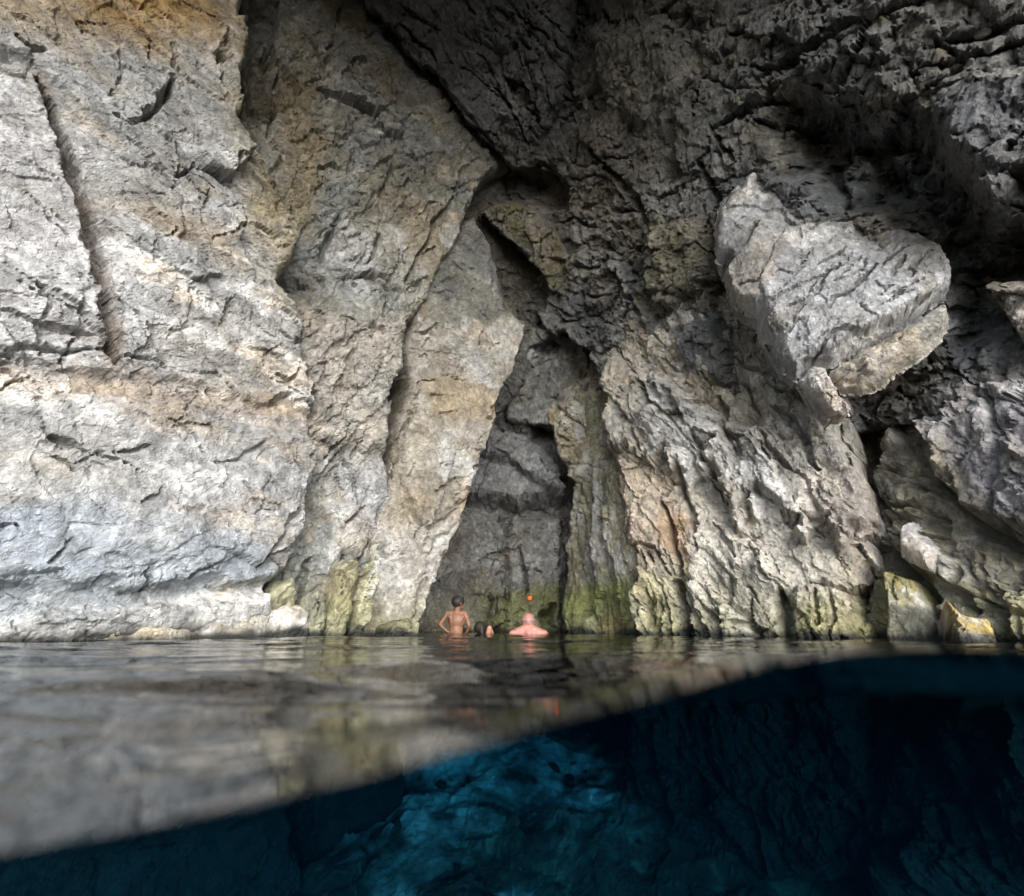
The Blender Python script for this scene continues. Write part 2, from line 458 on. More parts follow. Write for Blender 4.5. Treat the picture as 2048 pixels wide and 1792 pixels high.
# --- left wall: the big pale face
A_L1 = [(0, 1262, 3.2), (700, 1262, 5.1), (500, 0, 3.45)]
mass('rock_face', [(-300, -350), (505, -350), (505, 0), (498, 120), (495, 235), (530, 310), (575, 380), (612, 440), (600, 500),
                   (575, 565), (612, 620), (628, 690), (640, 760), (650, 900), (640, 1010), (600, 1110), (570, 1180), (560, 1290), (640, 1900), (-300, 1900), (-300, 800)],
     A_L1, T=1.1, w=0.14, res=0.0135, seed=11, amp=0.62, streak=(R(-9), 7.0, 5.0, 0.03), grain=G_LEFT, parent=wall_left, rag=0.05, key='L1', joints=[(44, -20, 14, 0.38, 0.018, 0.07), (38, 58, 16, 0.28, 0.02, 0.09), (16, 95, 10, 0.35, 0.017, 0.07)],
     raises=[([(392, 308), (430, 272), (462, 287), (492, 302), (470, 352), (448, 366), (400, 338)], 0.17, 0.03),
             ([(0, 100), (60, 112), (130, 180), (180, 280), (150, 330), (110, 230), (70, 150), (0, 140)], -0.07, 0.05),
             ([(430, 60), (505, 20), (495, 235), (440, 180)], 0.13, 0.05),
             ([(-900, 735), (0, 728), (250, 745), (500, 792), (640, 815), (640, 880), (500, 850), (250, 800), (0, 785), (-900, 800)], -0.06, 0.05),
             ([(-900, 1150), (0, 1150), (250, 1155), (440, 1168), (560, 1150), (560, 1172), (440, 1200), (250, 1225), (0, 1262), (-900, 1300)], -0.15, 0.07),
             ([(545, 430), (612, 440), (600, 500), (575, 565), (545, 520)], 0.14, 0.04),
             ([(75, 640), (155, 650), (160, 618), (200, 640), (220, 700), (90, 705)], -0.06, 0.03),
             ([(190, 1000), (330, 985), (470, 1090), (430, 1140), (190, 1120)], 0.06, 0.12)],
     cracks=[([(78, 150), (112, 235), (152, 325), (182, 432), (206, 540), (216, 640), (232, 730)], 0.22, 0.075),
             ([(352, 152), (340, 178), (318, 200), (285, 234)], 0.22, 0.05), ([(285, 234), (262, 240), (225, 232)], 0.05, 0.02),
             ([(395, 325), (372, 345), (342, 370)], 0.10, 0.02), ([(397, 338), (425, 352), (458, 372)], 0.14, 0.03),
             ([(308, 318), (298, 342), (262, 334)], 0.05, 0.018), ([(36, 78), (60, 98), (95, 100)], 0.12, 0.03),
             ([(345, 90), (346, 135)], 0.06, 0.02), ([(440, 75), (438, 130), (448, 180)], 0.12, 0.035),
             ([(0, 612), (80, 640), (150, 655), (215, 662)], 0.07, 0.03), ([(75, 640), (92, 705)], 0.07, 0.03),
             ([(0, 705), (60, 690), (130, 700), (215, 690)], 0.09, 0.035), ([(80, 560), (95, 600), (90, 635)], 0.06, 0.02),
             ([(230, 720), (300, 715), (330, 735)], 0.08, 0.03), ([(360, 775), (380, 800)], 0.06, 0.02), ([(420, 780), (430, 800)], 0.06, 0.02),
             ([(555, 745), (580, 760), (600, 740)], 0.14, 0.05), ([(540, 800), (585, 790)], 0.14, 0.05),
             ([(430, 930), (480, 915), (530, 890)], 0.06, 0.025), ([(600, 1010), (560, 1075), (520, 1130)], 0.12, 0.04),
             ([(100, 875), (150, 890)], 0.12, 0.05), ([(235, 905), (300, 890)], 0.07, 0.02)],
     zones=[([(-400, -300), (440, -300), (435, 75), (330, 105), (200, 70), (0, 60), (-400, 60)], (0.42, 0.285, 0.13), 0.25, 1.0),
            ([(-600, 130), (100, 160), (200, 330), (230, 500), (210, 640), (-600, 640)], (0.56, 0.55, 0.55), 0.3, 0.75),
            ([(440, 60), (500, 60), (610, 440), (590, 600), (500, 470), (480, 230)], (0.31, 0.255, 0.14), 0.2, 0.8),
            ([(-600, 722), (250, 745), (500, 792), (640, 812), (640, 838), (480, 822), (250, 790), (-600, 782)], (0.46, 0.31, 0.17), 0.14, 0.55),
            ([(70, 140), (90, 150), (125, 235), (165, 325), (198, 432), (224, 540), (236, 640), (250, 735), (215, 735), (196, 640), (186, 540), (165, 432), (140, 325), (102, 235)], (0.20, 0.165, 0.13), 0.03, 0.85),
            ([(180, 395), (320, 410), (470, 470), (450, 500), (300, 450), (190, 420)], (0.44, 0.33, 0.22), 0.1, 0.6),
            ([(-600, 1000), (200, 985), (480, 1080), (560, 1150), (400, 1190), (0, 1240), (-600, 1250)], (0.37, 0.42, 0.47), 0.12, 0.9),
            ([(-200, 860), (200, 860), (300, 960), (100, 990), (-200, 960)], (0.47, 0.46, 0.42), 0.2, 0.6)],
     base=(0.42, 0.42, 0.415), alt=(0.37, 0.355, 0.33), algae=0.15, cst=(0.8, 0.8, 2.0))

mass('rock_block', [(392, 312), (408, 290), (432, 268), (462, 285), (495, 300), (478, 345), (452, 372), (400, 340)],
     [(395, 310, 3.86), (490, 300, 4.02), (445, 365, 4.12)], T=0.35, w=0.05, res=0.011, seed=19, grain=G_BOULD, amp=0.35, parent=wall_left, rag=0.012, base=(0.40, 0.38, 0.30), alt=(0.34, 0.32, 0.26), algae=0)
# --- recessed grey face next to it
A_L2 = [(640, 1262, 5.1), (560, 60, 3.9), (930, 420, 5.35)]
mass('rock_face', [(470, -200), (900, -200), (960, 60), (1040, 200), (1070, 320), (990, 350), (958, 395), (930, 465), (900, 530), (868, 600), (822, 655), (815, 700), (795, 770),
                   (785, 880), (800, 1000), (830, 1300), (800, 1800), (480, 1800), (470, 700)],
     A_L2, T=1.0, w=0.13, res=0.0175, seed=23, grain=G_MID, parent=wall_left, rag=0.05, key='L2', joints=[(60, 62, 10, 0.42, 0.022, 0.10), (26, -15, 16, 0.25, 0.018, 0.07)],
     raises=[([(640, 650), (700, 610), (815, 660), (800, 760), (770, 900), (640, 880), (610, 760)], 0.16, 0.10),
             ([(505, 0), (560, 0), (545, 240), (495, 235)], -0.25, 0.06),
             ([(560, 560), (650, 560), (640, 640), (590, 650)], -0.12, 0.06)],
     cracks=[([(905, 395), (870, 440), (840, 510), (805, 570)], 0.14, 0.03), ([(905, 395), (915, 350), (950, 320)], 0.08, 0.02),
             ([(760, 470), (745, 500), (728, 530)], 0.10, 0.025), ([(680, 430), (655, 480), (640, 520)], 0.16, 0.05),
             ([(780, 555), (770, 590), (765, 640)], 0.08, 0.02), ([(735, 655), (755, 672)], 0.12, 0.03),
             ([(690, 120), (720, 180), (760, 200), (800, 260)], 0.09, 0.03), ([(560, 110), (556, 210)], 0.12, 0.035),
             ([(600, 60), (640, 110), (655, 190)], 0.08, 0.03), ([(840, 300), (860, 330), (840, 370)], 0.06, 0.02),
             ([(790, 300), (775, 360), (750, 400)], 0.05, 0.02), ([(705, 300), (695, 350)], 0.05, 0.02),
             ([(575, 830), (590, 800), (610, 780)], 0.15, 0.05), ([(640, 880), (700, 930), (720, 1010)], 0.06, 0.03),
             ([(620, 1120), (600, 1180), (590, 1270)], 0.15, 0.05), ([(690, 1110), (660, 1190), (640, 1270)], 0.14, 0.045), ([(740, 1080), (700, 1180), (690, 1270)], 0.12, 0.04)],
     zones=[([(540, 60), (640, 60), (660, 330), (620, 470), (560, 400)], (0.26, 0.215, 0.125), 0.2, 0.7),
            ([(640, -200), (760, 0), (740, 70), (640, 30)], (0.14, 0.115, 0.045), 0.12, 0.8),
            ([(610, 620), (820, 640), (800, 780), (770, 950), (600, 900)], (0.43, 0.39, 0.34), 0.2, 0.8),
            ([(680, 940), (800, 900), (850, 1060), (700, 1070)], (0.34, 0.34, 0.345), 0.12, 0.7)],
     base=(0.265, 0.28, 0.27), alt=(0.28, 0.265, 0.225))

# --- leaning tan slab beside the cleft
A_L3 = [(850, 1262, 5.65), (1050, 690, 6.1), (830, 680, 5.33)]
mass('rock_slab', [(790, 700), (840, 560), (910, 440), (950, 420), (985, 480), (1008, 560), (1015, 608), (1062, 645), (1052, 705), (1040, 745), (1012, 790), (1002, 840), (985, 890),
                   (962, 960), (940, 1035), (915, 1100), (885, 1180), (850, 1275), (800, 1900), (600, 1900), (690, 1180), (740, 1050), (770, 930), (782, 860), (815, 760)],
     A_L3, T=1.6, w=0.10, res=0.0165, seed=37, parent=wall_left, rag=0.035, key='L3', joints=[(22, 68, 12, 0.32, 0.017, 0.06), (20, 5, 14, 0.25, 0.015, 0.06)],
     grain=[(0.7, 1.5, R(70), 0.045, 0.2), (0.24, 1.7, R(10), 0.026, 0.25), (0.10, 1.5, R(15), 0.014, 0.3), (0.045, 1.4, R(20), 0.007, 0.3)],
     raises=[([(835, 770), (905, 752), (1000, 780), (960, 900), (930, 1000), (850, 1060), (800, 1000), (800, 860)], 0.09, 0.035),
             ([(868, 1085), (900, 1050), (930, 1030), (870, 1190), (840, 1275), (815, 1275), (850, 1150)], -0.06, 0.05)],
     cracks=[([(838, 760), (828, 810), (800, 880), (785, 960)], 0.09, 0.025), ([(845, 757), (905, 752), (935, 760)], 0.05, 0.02),
             ([(820, 665), (850, 668), (870, 650)], 0.10, 0.03), ([(870, 830), (910, 826)], 0.05, 0.02), ([(865, 985), (910, 955)], 0.08, 0.025),
             ([(700, 1090), (740, 1075), (770, 1085)], 0.09, 0.03), ([(905, 900), (880, 1000), (855, 1090)], 0.05, 0.02)],
     zones=[([(820, 540), (900, 400), (1000, 400), (1040, 600), (990, 640), (900, 650), (850, 640)], (0.17, 0.18, 0.172), 0.10, 0.9),
            ([(740, 1050), (870, 1060), (850, 1200), (700, 1230)], (0.52, 0.50, 0.47), 0.14, 0.8),
            ([(830, 750), (930, 750), (1010, 800), (990, 850), (860, 830)], (0.40, 0.32, 0.20), 0.1, 0.6),
            ([(700, 1110), (760, 1100), (720, 1240), (660, 1250)], (0.34, 0.35, 0.13), 0.08, 0.7)],
     base=(0.31, 0.28, 0.225), alt=(0.34, 0.315, 0.275))

# --- blocks standing in the water at the foot of the left wall
mass('rock_ledge', [(20, 1268), (150, 1232), (300, 1198), (430, 1180), (560, 1172), (640, 1185), (650, 1300), (640, 1600), (0, 1700), (-80, 1300)],
     [(60, 1264, 3.25), (520, 1262, 4.35), (400, 1195, 4.05)], T=0.8, w=0.22, res=0.014, seed=41, grain=G_LEFT, amp=0.7, parent=wall_left, rag=0.10,
     base=(0.52, 0.48, 0.39), alt=(0.44, 0.41, 0.34), algae=0.1)
for k, (out, Y, c) in enumerate([([(556, 1150), (600, 1135), (612, 1185), (596, 1262), (560, 1400), (470, 1400), (500, 1240)], 4.55, (0.34, 0.34, 0.29)),
                                 ([(600, 1190), (640, 1170), (668, 1175), (655, 1262), (650, 1400), (590, 1400), (596, 1260)], 4.75, (0.23, 0.23, 0.18)),
                                 ([(655, 1180), (668, 1130), (715, 1105), (722, 1170), (700, 1262), (690, 1400), (640, 1400)], 4.85, (0.36, 0.355, 0.28)),
                                 ([(715, 1150), (760, 1105), (775, 1160), (745, 1262), (735, 1400), (690, 1400)], 4.95, (0.45, 0.43, 0.30)),
                                 ([(750, 1238), (820, 1225), (850, 1262), (850, 1400), (735, 1400)], 5.25, (0.26, 0.25, 0.18))]):
    mass('rock_block', out, [(out[0][0], 1262, Y), (out[2][0] + 40, 1262, Y + 0.25), (out[0][0] + 20, 1150, Y + 0.08)], T=0.6, w=0.09, res=0.015,
         seed=430 + k, grain=G_MID, amp=1.0, joints=[(8, 75, 10, 0.2, 0.014, 0.05)], parent=wall_left, rag=0.03, base=c, alt=(0.36, 0.35, 0.24))

# --- hanging wedge of the roof
A_C1 = [(1062, 340, 5.4), (730, -40, 4.0), (1150, -40, 3.8)]
mass('roof_wedge', [(690, -420), (722, 20), (770, 82), (830, 138), (900, 222), (960, 292), (1020, 345), (1052, 352), (1078, 318), (1092, 262), (1130, 200), (1150, 110), (1158, -420)],
     A_C1, T=0.9, w=0.14, res=0.018, seed=53, grain=[(0.6, 2.0, R(-58), 0.10, 0.4), (0.2, 2.0, R(-62), 0.07, 0.5), (0.09, 1.7, R(-60), 0.036, 0.5), (0.045, 1.3, 0, 0.016, .4)], joints=[(30, -58, 10, 0.5, 0.03, 0.1)], parent=ceiling, rag=0.07,
     base=(0.20, 0.205, 0.21), alt=(0.19, 0.185, 0.175), algae=0, mat=ROCK_ROUGH, cracks=[([(850, 120), (930, 220), (1000, 320)], 0.06, 0.03), ([(1040, 80), (1070, 180), (1060, 280)], 0.06, 0.03)])
mass('roof_block', [(945, 425), (970, 402), (1020, 395), (1065, 418), (1112, 455), (1150, 520), (1140, 600), (1095, 585), (1070, 545), (1035, 505), (995, 470)],
     [(960, 420, 5.75), (1100, 520, 6.0), (1080, 430, 5.65)], T=0.5, w=0.08, res=0.018, seed=59, grain=G_BREC, parent=ceiling, rag=0.04, amp=0.7,
     base=(0.22, 0.215, 0.17), alt=(0.25, 0.23, 0.14), algae=0, mat=ROCK_ROUGH)
mass('rock_face', [(880, 400), (960, 400), (1030, 500), (1090, 640), (1080, 720), (900, 720), (860, 560)],
     [(930, 520, 6.6), (1060, 640, 7.0), (900, 690, 6.5)], T=0.8, w=0.15, res=0.02, seed=61, grain=G_MID, parent=ceiling, rag=0.05,
     base=(0.22, 0.235, 0.23), alt=(0.19, 0.18, 0.15), algae=0)

mass('rock_face', [(860, 180), (1240, 180), (1300, 700), (1200, 790), (900, 760), (840, 500)],
     [(900, 300, 5.6), (1200, 300, 5.75), (1050, 700, 7.2)], T=0.8, w=0.2, res=0.024, seed=67, grain=G_BREC, parent=ceiling, rag=0.05, mat=ROCK_ROUGH,
     base=(0.20, 0.20, 0.185), alt=(0.19, 0.175, 0.145), algae=0)

# --- right: overhanging breccia
A_R1 = [(1150, 640, 6.3), (1400, 0, 3.5), (2048, 560, 3.35)]
mass('rock_overhang', [(1050, -350), (1070, 60), (1050, 200), (1020, 310), (985, 350), (975, 410), (1000, 470), (1020, 540), (1020, 590), (1060, 640), (1085, 668),
                       (1120, 680), (1160, 720), (1190, 800), (1240, 900), (1500, 900), (1800, 880), (2300, 860), (2400, 400), (2300, -350)],
     A_R1, T=1.1, w=0.22, res=0.0185, seed=71, grain=G_BREC, parent=wall_right, rag=0.08, mat=ROCK_ROUGH, key='R1', joints=[(50, -50, 20, 0.5, 0.035, 0.14), (34, 40, 16, 0.4, 0.03, 0.12)], algae=0,
     raises=[([(1530, 260), (1580, 195), (1650, 180), (1750, 215), (1840, 250), (1880, 330), (1935, 395), (1985, 440), (2100, 500), (2300, 560), (2300, 640), (1900, 700), (1850, 560), (1780, 430), (1700, 410), (1640, 380), (1560, 330)], -0.78, 0.25),
             ([(1655, 255), (1690, 245), (1730, 370), (1700, 400), (1660, 340)], 0.35, 0.06),
             ([(1760, 300), (1800, 290), (1880, 470), (1850, 500)], 0.30, 0.08),
             ([(1880, 225), (1960, 150), (2200, 150), (2200, 330), (2045, 360), (1995, 420), (1945, 380), (1890, 300)], 0.35, 0.10),
             ([(1730, 0), (1860, 0), (1880, 60), (1840, 110), (1770, 140), (1730, 80)], 0.14, 0.08),
             ([(1180, 60), (1330, 40), (1390, 160), (1330, 260), (1220, 220)], 0.12, 0.15),
             ([(1290, 470), (1400, 440), (1430, 560), (1340, 620), (1280, 580)], 0.16, 0.12),
             ([(1365, 660), (1400, 638), (1442, 650), (1472, 700), (1506, 780), (1480, 795), (1420, 752), (1376, 705)], 0.30, 0.06),
             ([(1035, 350), (1095, 335), (1135, 375), (1130, 420), (1085, 425), (1040, 395)], -0.35, 0.12),
             ([(975, 440), (1010, 440), (1090, 560), (1085, 620), (1030, 600), (1000, 520)], -0.2, 0.10),
             ([(1310, 640), (1350, 660), (1350, 760), (1300, 720)], -0.30, 0.08),
             ([(1440, 560), (1480, 620), (1560, 760), (1520, 800), (1470, 690), (1425, 600)], -0.65, 0.08)],
     cracks=[([(1515, 160), (1600, 112), (1700, 55)], 0.20, 0.07), ([(1430, 260), (1500, 210), (1560, 190)], 0.14, 0.06),
             ([(1180, 300), (1260, 380), (1300, 470)], 0.14, 0.06), ([(1120, 250), (1200, 180), (1260, 60)], 0.12, 0.05),
             ([(1400, 330), (1440, 420), (1430, 520)], 0.18, 0.06), ([(1200, 520), (1260, 600), (1300, 700)], 0.14, 0.06),
             ([(1900, 80), (2048, 40)], 0.15, 0.06), ([(1850, 180), (1960, 110), (2048, 90)], 0.15, 0.05)],
     zones=[([(1150, -200), (1400, -200), (1400, 200), (1200, 200)], (0.24, 0.235, 0.19), 0.3, 0.6),
            ([(1700, -100), (2100, -100), (2100, 120), (1750, 140)], (0.34, 0.32, 0.30), 0.3, 0.7),
            ([(1300, 440), (1430, 440), (1440, 600), (1300, 620)], (0.32, 0.285, 0.20), 0.2, 0.7),
            ([(1880, 220), (2200, 150), (2200, 330), (1990, 420)], (0.27, 0.28, 0.31), 0.1, 0.7)],
     base=(0.195, 0.205, 0.212), alt=(0.205, 0.198, 0.185))

# --- right wall below: ribs running down to the water
A_R2 = [(1235, 1262, 5.75), (1700, 1268, 4.55), (1400, 700, 5.42)]
mass('rock_face', [(1200, 740), (1240, 560), (1400, 430), (1560, 560), (1680, 740), (1695, 815), (1708, 856), (1735, 930), (1757, 990), (1766, 1060), (1770, 1128), (1745, 1150),
                   (1745, 1270), (1780, 1800), (1180, 1800), (1255, 1275), (1245, 1180), (1232, 1090), (1215, 980), (1205, 900), (1198, 840)],
     A_R2, T=1.2, w=0.22, res=0.0145, seed=83, grain=G_RIGHT, parent=wall_right, rag=0.10, key='R2', joints=[(60, -66, 9, 0.36, 0.028, 0.12), (20, 20, 20, 0.2, 0.016, 0.07)],
     raises=[([(1258, 1010), (1330, 1000), (1352, 1262), (1352, 1500), (1262, 1500)], 0.07, 0.05),
             ([(1375, 1060), (1480, 1065), (1560, 1150), (1562, 1500), (1372, 1500), (1370, 1180)], 0.06, 0.05),
             ([(1590, 1170), (1745, 1140), (1745, 1500), (1592, 1500)], 0.12, 0.05),
             ([(1000, 300), (1900, 300), (1900, 1020), (1690, 1045), (1682, 1088), (1655, 1040), (1625, 1045), (1616, 1092), (1592, 1038), (1520, 985), (1524, 1060), (1490, 985), (1489, 1064), (1445, 980),
               (1430, 945), (1412, 960), (1398, 925), (1385, 985), (1368, 930), (1350, 950), (1335, 905), (1310, 935), (1285, 900), (1250, 915), (1200, 890)], 0.26, 0.06),
             ([(1240, 560), (1330, 600), (1400, 700), (1390, 800), (1300, 780), (1230, 700)], -0.15, 0.15),
             ([(1380, 760), (1480, 760), (1560, 830), (1480, 900), (1390, 880)], -0.14, 0.10)], streak=(R(-72), 5.0, 3.2, 0.05),
     cracks=[([(1352, 1160), (1362, 1210), (1378, 1290)], 0.34, 0.075), ([(1560, 1178), (1572, 1220), (1588, 1300)], 0.34, 0.075),
             
             ([(1364, 950), (1376, 1010), (1394, 1098)], 0.14, 0.04),
             ([(1325, 1000), (1345, 1070), (1362, 1130), (1365, 1180)], 0.16, 0.05), ([(1278, 1090), (1310, 1100), (1345, 1150)], 0.12, 0.03),
             ([(1395, 880), (1420, 930), (1440, 960)], 0.16, 0.05), ([(1450, 860), (1480, 920)], 0.12, 0.045), ([(1530, 880), (1560, 930), (1600, 960)], 0.12, 0.045),
             ([(1290, 1180), (1295, 1262)], 0.12, 0.035), ([(1312, 1190), (1315, 1262)], 0.10, 0.03), ([(1268, 1200), (1272, 1262)], 0.10, 0.03),
             ([(1622, 1165), (1690, 1180), (1745, 1225)], 0.07, 0.02), ([(1632, 1180), (1636, 1280)], 0.08, 0.022), ([(1662, 1190), (1668, 1280)], 0.06, 0.02), ([(1715, 1215), (1722, 1280)], 0.07, 0.02),
             ([(1395, 1200), (1440, 1240), (1530, 1262)], 0.09, 0.035), ([(1440, 800), (1460, 850)], 0.16, 0.06), ([(1560, 840), (1620, 900), (1640, 950)], 0.14, 0.05)],
     zones=[([(1230, 950), (1350, 930), (1370, 1100), (1270, 1180)], (0.45, 0.375, 0.30), 0.15, 0.8),
            ([(1380, 1000), (1600, 1050), (1700, 1120), (1700, 1220), (1380, 1200)], (0.60, 0.57, 0.50), 0.18, 0.85),
            ([(1600, 960), (1770, 960), (1770, 1110), (1640, 1110)], (0.46, 0.41, 0.36), 0.12, 0.7),
            ([(1330, 1010), (1380, 1040), (1370, 1130), (1320, 1080)], (0.33, 0.19, 0.08), 0.08, 0.6),
            ([(1240, 780), (1420, 780), (1420, 920), (1240, 910)], (0.24, 0.24, 0.235), 0.15, 0.7),
            ([(1590, 1225), (1745, 1190), (1745, 1300), (1590, 1300)], (0.52, 0.47, 0.23), 0.16, 0.85),
            ([(1255, 1150), (1350, 1150), (1350, 1280), (1255, 1280)], (0.49, 0.465, 0.26), 0.22, 0.75)],
     base=(0.36, 0.34, 0.31), alt=(0.40, 0.355, 0.28), algae=1.0)

# --- right end of the wall
A_R3 = [(1760, 1265, 4.75), (2048, 1270, 3.7), (1900, 800, 4.45)]
mass('rock_face', [(1680, 800), (1760, 760), (1850, 700), (1950, 660), (2300, 600), (2350, 1200), (2300, 1850), (1700, 1850), (1700, 1250)],
     A_R3, T=1.0, w=0.2, res=0.0145, seed=97, grain=G_RIGHT, streak=(R(-60), 4.0, 3.5, 0.05), parent=wall_right, rag=0.06, key='R3', joints=[(34, -58, 12, 0.36, 0.03, 0.12), (16, 30, 20, 0.25, 0.02, 0.08)],
     raises=[([(1890, 860), (1950, 780), (2400, 760), (2400, 1100), (2040, 1085), (1980, 1040), (1900, 960)], 0.30, 0.12),
             ([(1755, 800), (1850, 760), (1900, 800), (1870, 960), (1800, 950), (1760, 880)], 0.12, 0.08),
             ([(1770, 940), (1850, 960), (1900, 1000), (1860, 1030), (1780, 1030)], 0.14, 0.06),
             ([(1800, 1060), (1850, 1060), (1950, 1150), (1930, 1180), (1840, 1140)], 0.18, 0.06),
             ([(1775, 1040), (1800, 1100), (1850, 1170), (1880, 1230), (1850, 1240), (1800, 1150), (1770, 1130)], -0.25, 0.05)],
     cracks=[([(1735, 830), (1760, 900), (1775, 960)], 0.20, 0.06), ([(1880, 960), (1930, 1000), (1960, 1050), (2048, 1110)], 0.22, 0.07),
             ([(1775, 1025), (1850, 1020), (1900, 1040)], 0.12, 0.04), ([(2005, 1180), (2010, 1270)], 0.18, 0.06), ([(1940, 1150), (1950, 1230)], 0.14, 0.04),
             ([(1980, 1120), (1990, 1200)], 0.12, 0.04), ([(1880, 780), (1900, 880), (1880, 940)], 0.12, 0.05)],
     zones=[([(1900, 850), (1960, 780), (2300, 760), (2300, 1080), (2040, 1080)], (0.33, 0.32, 0.345), 0.12, 0.85),
            ([(1750, 1130), (1850, 1130), (1900, 1180), (2300, 1160), (2300, 1300), (1750, 1300)], (0.34, 0.32, 0.14), 0.12, 0.5)],
     base=(0.33, 0.31, 0.265), alt=(0.29, 0.265, 0.20), algae=0.7)
mass('rock_block', [(1752, 1140), (1772, 1128), (1836, 1146), (1862, 1195), (1872, 1240), (1885, 1400), (1760, 1400), (1758, 1230)],
     [(1750, 1265, 4.45), (1870, 1265, 4.15), (1790, 1150, 4.4)], T=0.7, w=0.07, res=0.012, seed=105, grain=G_VERT, amp=0.45, parent=wall_right, rag=0.02,
     base=(0.52, 0.46, 0.17), alt=(0.50, 0.42, 0.13), algae=0.3, zones=[([(1768, 1205), (1900, 1215), (1900, 1420), (1768, 1420)], (0.20, 0.20, 0.18), 0.03, 0.9)],
     cracks=[([(1785, 1150), (1788, 1185), (1800, 1200)], 0.05, 0.016)])
mass('rock_block', [(1884, 1190), (1900, 1182), (1935, 1218), (1985, 1226), (2004, 1260), (2015, 1400), (1920, 1400), (1900, 1250)],
     [(1890, 1265, 3.75), (2000, 1265, 3.6), (1930, 1180, 3.75)], T=0.6, w=0.06, res=0.012, seed=107, grain=G_VERT, amp=0.4, parent=wall_right, rag=0.02,
     base=(0.55, 0.45, 0.13), alt=(0.50, 0.36, 0.11), algae=0.2, zones=[([(1880, 1180), (1990, 1222), (1960, 1236), (1890, 1210)], (0.45, 0.26, 0.15), 0.03, 0.8)],
     cracks=[([(1912, 1225), (1925, 1262)], 0.05, 0.014)])
mass('rock_block', [(1925, 556), (2000, 535), (2120, 530), (2140, 700), (2000, 700), (1980, 660), (1948, 615)],
     [(1930, 560, 3.72), (2048, 560, 3.36), (2010, 690, 3.6)], T=0.9, w=0.2, res=0.014, seed=109, grain=G_BREC, amp=0.9, parent=wall_right, rag=0.04,
     base=(0.33, 0.30, 0.26), alt=(0.38, 0.35, 0.31), algae=0)

# --- boulders wedged under the overhang
def zp(l): return [(1360 + 0.336 * x, 336 + 0.336 * y) for x, y in l]
BA = [(1480, 420, 4.29), (1880, 600, 3.74), (1580, 740, 4.12)]
def boulder(label, out, A, closed, w, seed, base, alt, cracks=(), raises=(), zones=(), amp=1.0, rag=0.03, cuts=(), joints=()):
    o = mass('boulder', out, A, w=w, res=0.013, seed=seed, grain=G_BOULD, closed=closed, base=base, alt=alt, cracks=cracks, raises=raises, zones=zones, algae=0, amp=amp, rag=rag * 0.6, low=0.3, cuts=cuts, joints=joints)
    return tag(o, label, 'boulder')
boulder('huge pale grey cracked boulder wedged under the dark overhang',
        zp([(225, 560), (215, 400), (240, 210), (330, 130), (430, 60), (560, 75), (760, 130), (880, 220), (960, 330), (1120, 400), (1330, 460), (1510, 540), (1590, 690), (1580, 800), (1440, 880), (1300, 965),
            (1100, 1075), (890, 1195), (790, 1200), (740, 1215), (690, 1270), (600, 1190), (540, 1100), (480, 1010), (440, 900), (350, 850), (290, 760), (265, 650), (300, 600)]),
        BA, 0.40, 0.13, 131, (0.37, 0.372, 0.38), (0.32, 0.32, 0.325), amp=0.75,
        cuts=[((1640, 640), -0.05, -0.06, 0.30), ((1480, 560), 0.55, 0.0, 0.22), ((1780, 520), -0.10, -0.36, 0.31), ((1620, 735), 0.1, 0.45, 0.24)],
        joints=[(16, 42, 10, 0.3, 0.014, 0.05), (8, -50, 15, 0.2, 0.012, 0.04)],
        cracks=[(zp([(450, 440), (390, 540), (330, 600), (290, 600)]), 0.10, 0.03), (zp([(900, 680), (780, 850), (650, 1000), (600, 1100)]), 0.05, 0.016),
                (zp([(1110, 690), (1000, 830), (860, 900), (840, 960)]), 0.07, 0.018), (zp([(1420, 860), (1240, 990), (1040, 1080), (870, 1090), (780, 1190)]), 0.12, 0.03), (zp([(940, 590), (800, 690)]), 0.06, 0.02),
                (zp([(1280, 640), (1200, 770)]), 0.06, 0.018), (zp([(1390, 760), (1200, 880)]), 0.04, 0.014), (zp([(480, 700), (440, 780), (330, 760)]), 0.06, 0.018)],
        raises=[(zp([(230, 300), (420, 100), (470, 430), (330, 600), (220, 580)]), 0.08, 0.05), (zp([(570, 120), (950, 200), (960, 400), (800, 440), (600, 420)]), -0.04, 0.10)],
        zones=[(zp([(560, 60), (960, 180), (1500, 540), (1600, 760), (1300, 780), (900, 480), (560, 430)]), (0.29, 0.28, 0.27), 0.14, 0.8)])
boulder('flat grey slab split off beneath the huge pale boulder', zp([(900, 1225), (1100, 1100), (1300, 990), (1440, 900), (1570, 820), (1600, 900), (1560, 1010), (1400, 1150), (1200, 1300), (1080, 1345), (960, 1355), (915, 1290)]),
        BA, 0.22, 0.10, 137, (0.40, 0.38, 0.34), (0.45, 0.42, 0.38), raises=[(zp([(1000, 1240), (1060, 1200), (1050, 1320), (960, 1340)]), -0.07, 0.03)])
boulder('small pale stone block hanging below the split grey slab', zp([(780, 1200), (850, 1225), (900, 1290), (950, 1370), (1005, 1430), (1000, 1480), (950, 1520), (850, 1528), (790, 1450), (740, 1370), (700, 1290)]),
        [(1600, 740, 4.1), (1690, 820, 4.07), (1600, 840, 4.2)], 0.22, 0.07, 139, (0.47, 0.455, 0.44), (0.45, 0.40, 0.36))
boulder('bright white lump of rock above the yellow block at the waterline', [(1812, 1072), (1832, 1050), (1848, 1075), (1872, 1098), (1880, 1120), (1862, 1140), (1830, 1128), (1806, 1112)],
        [(1810, 1100, 4.42), (1880, 1100, 4.15), (1840, 1060, 4.4)], 0.12, 0.06, 141, (0.66, 0.65, 0.64), (0.58, 0.56, 0.54), amp=0.5)

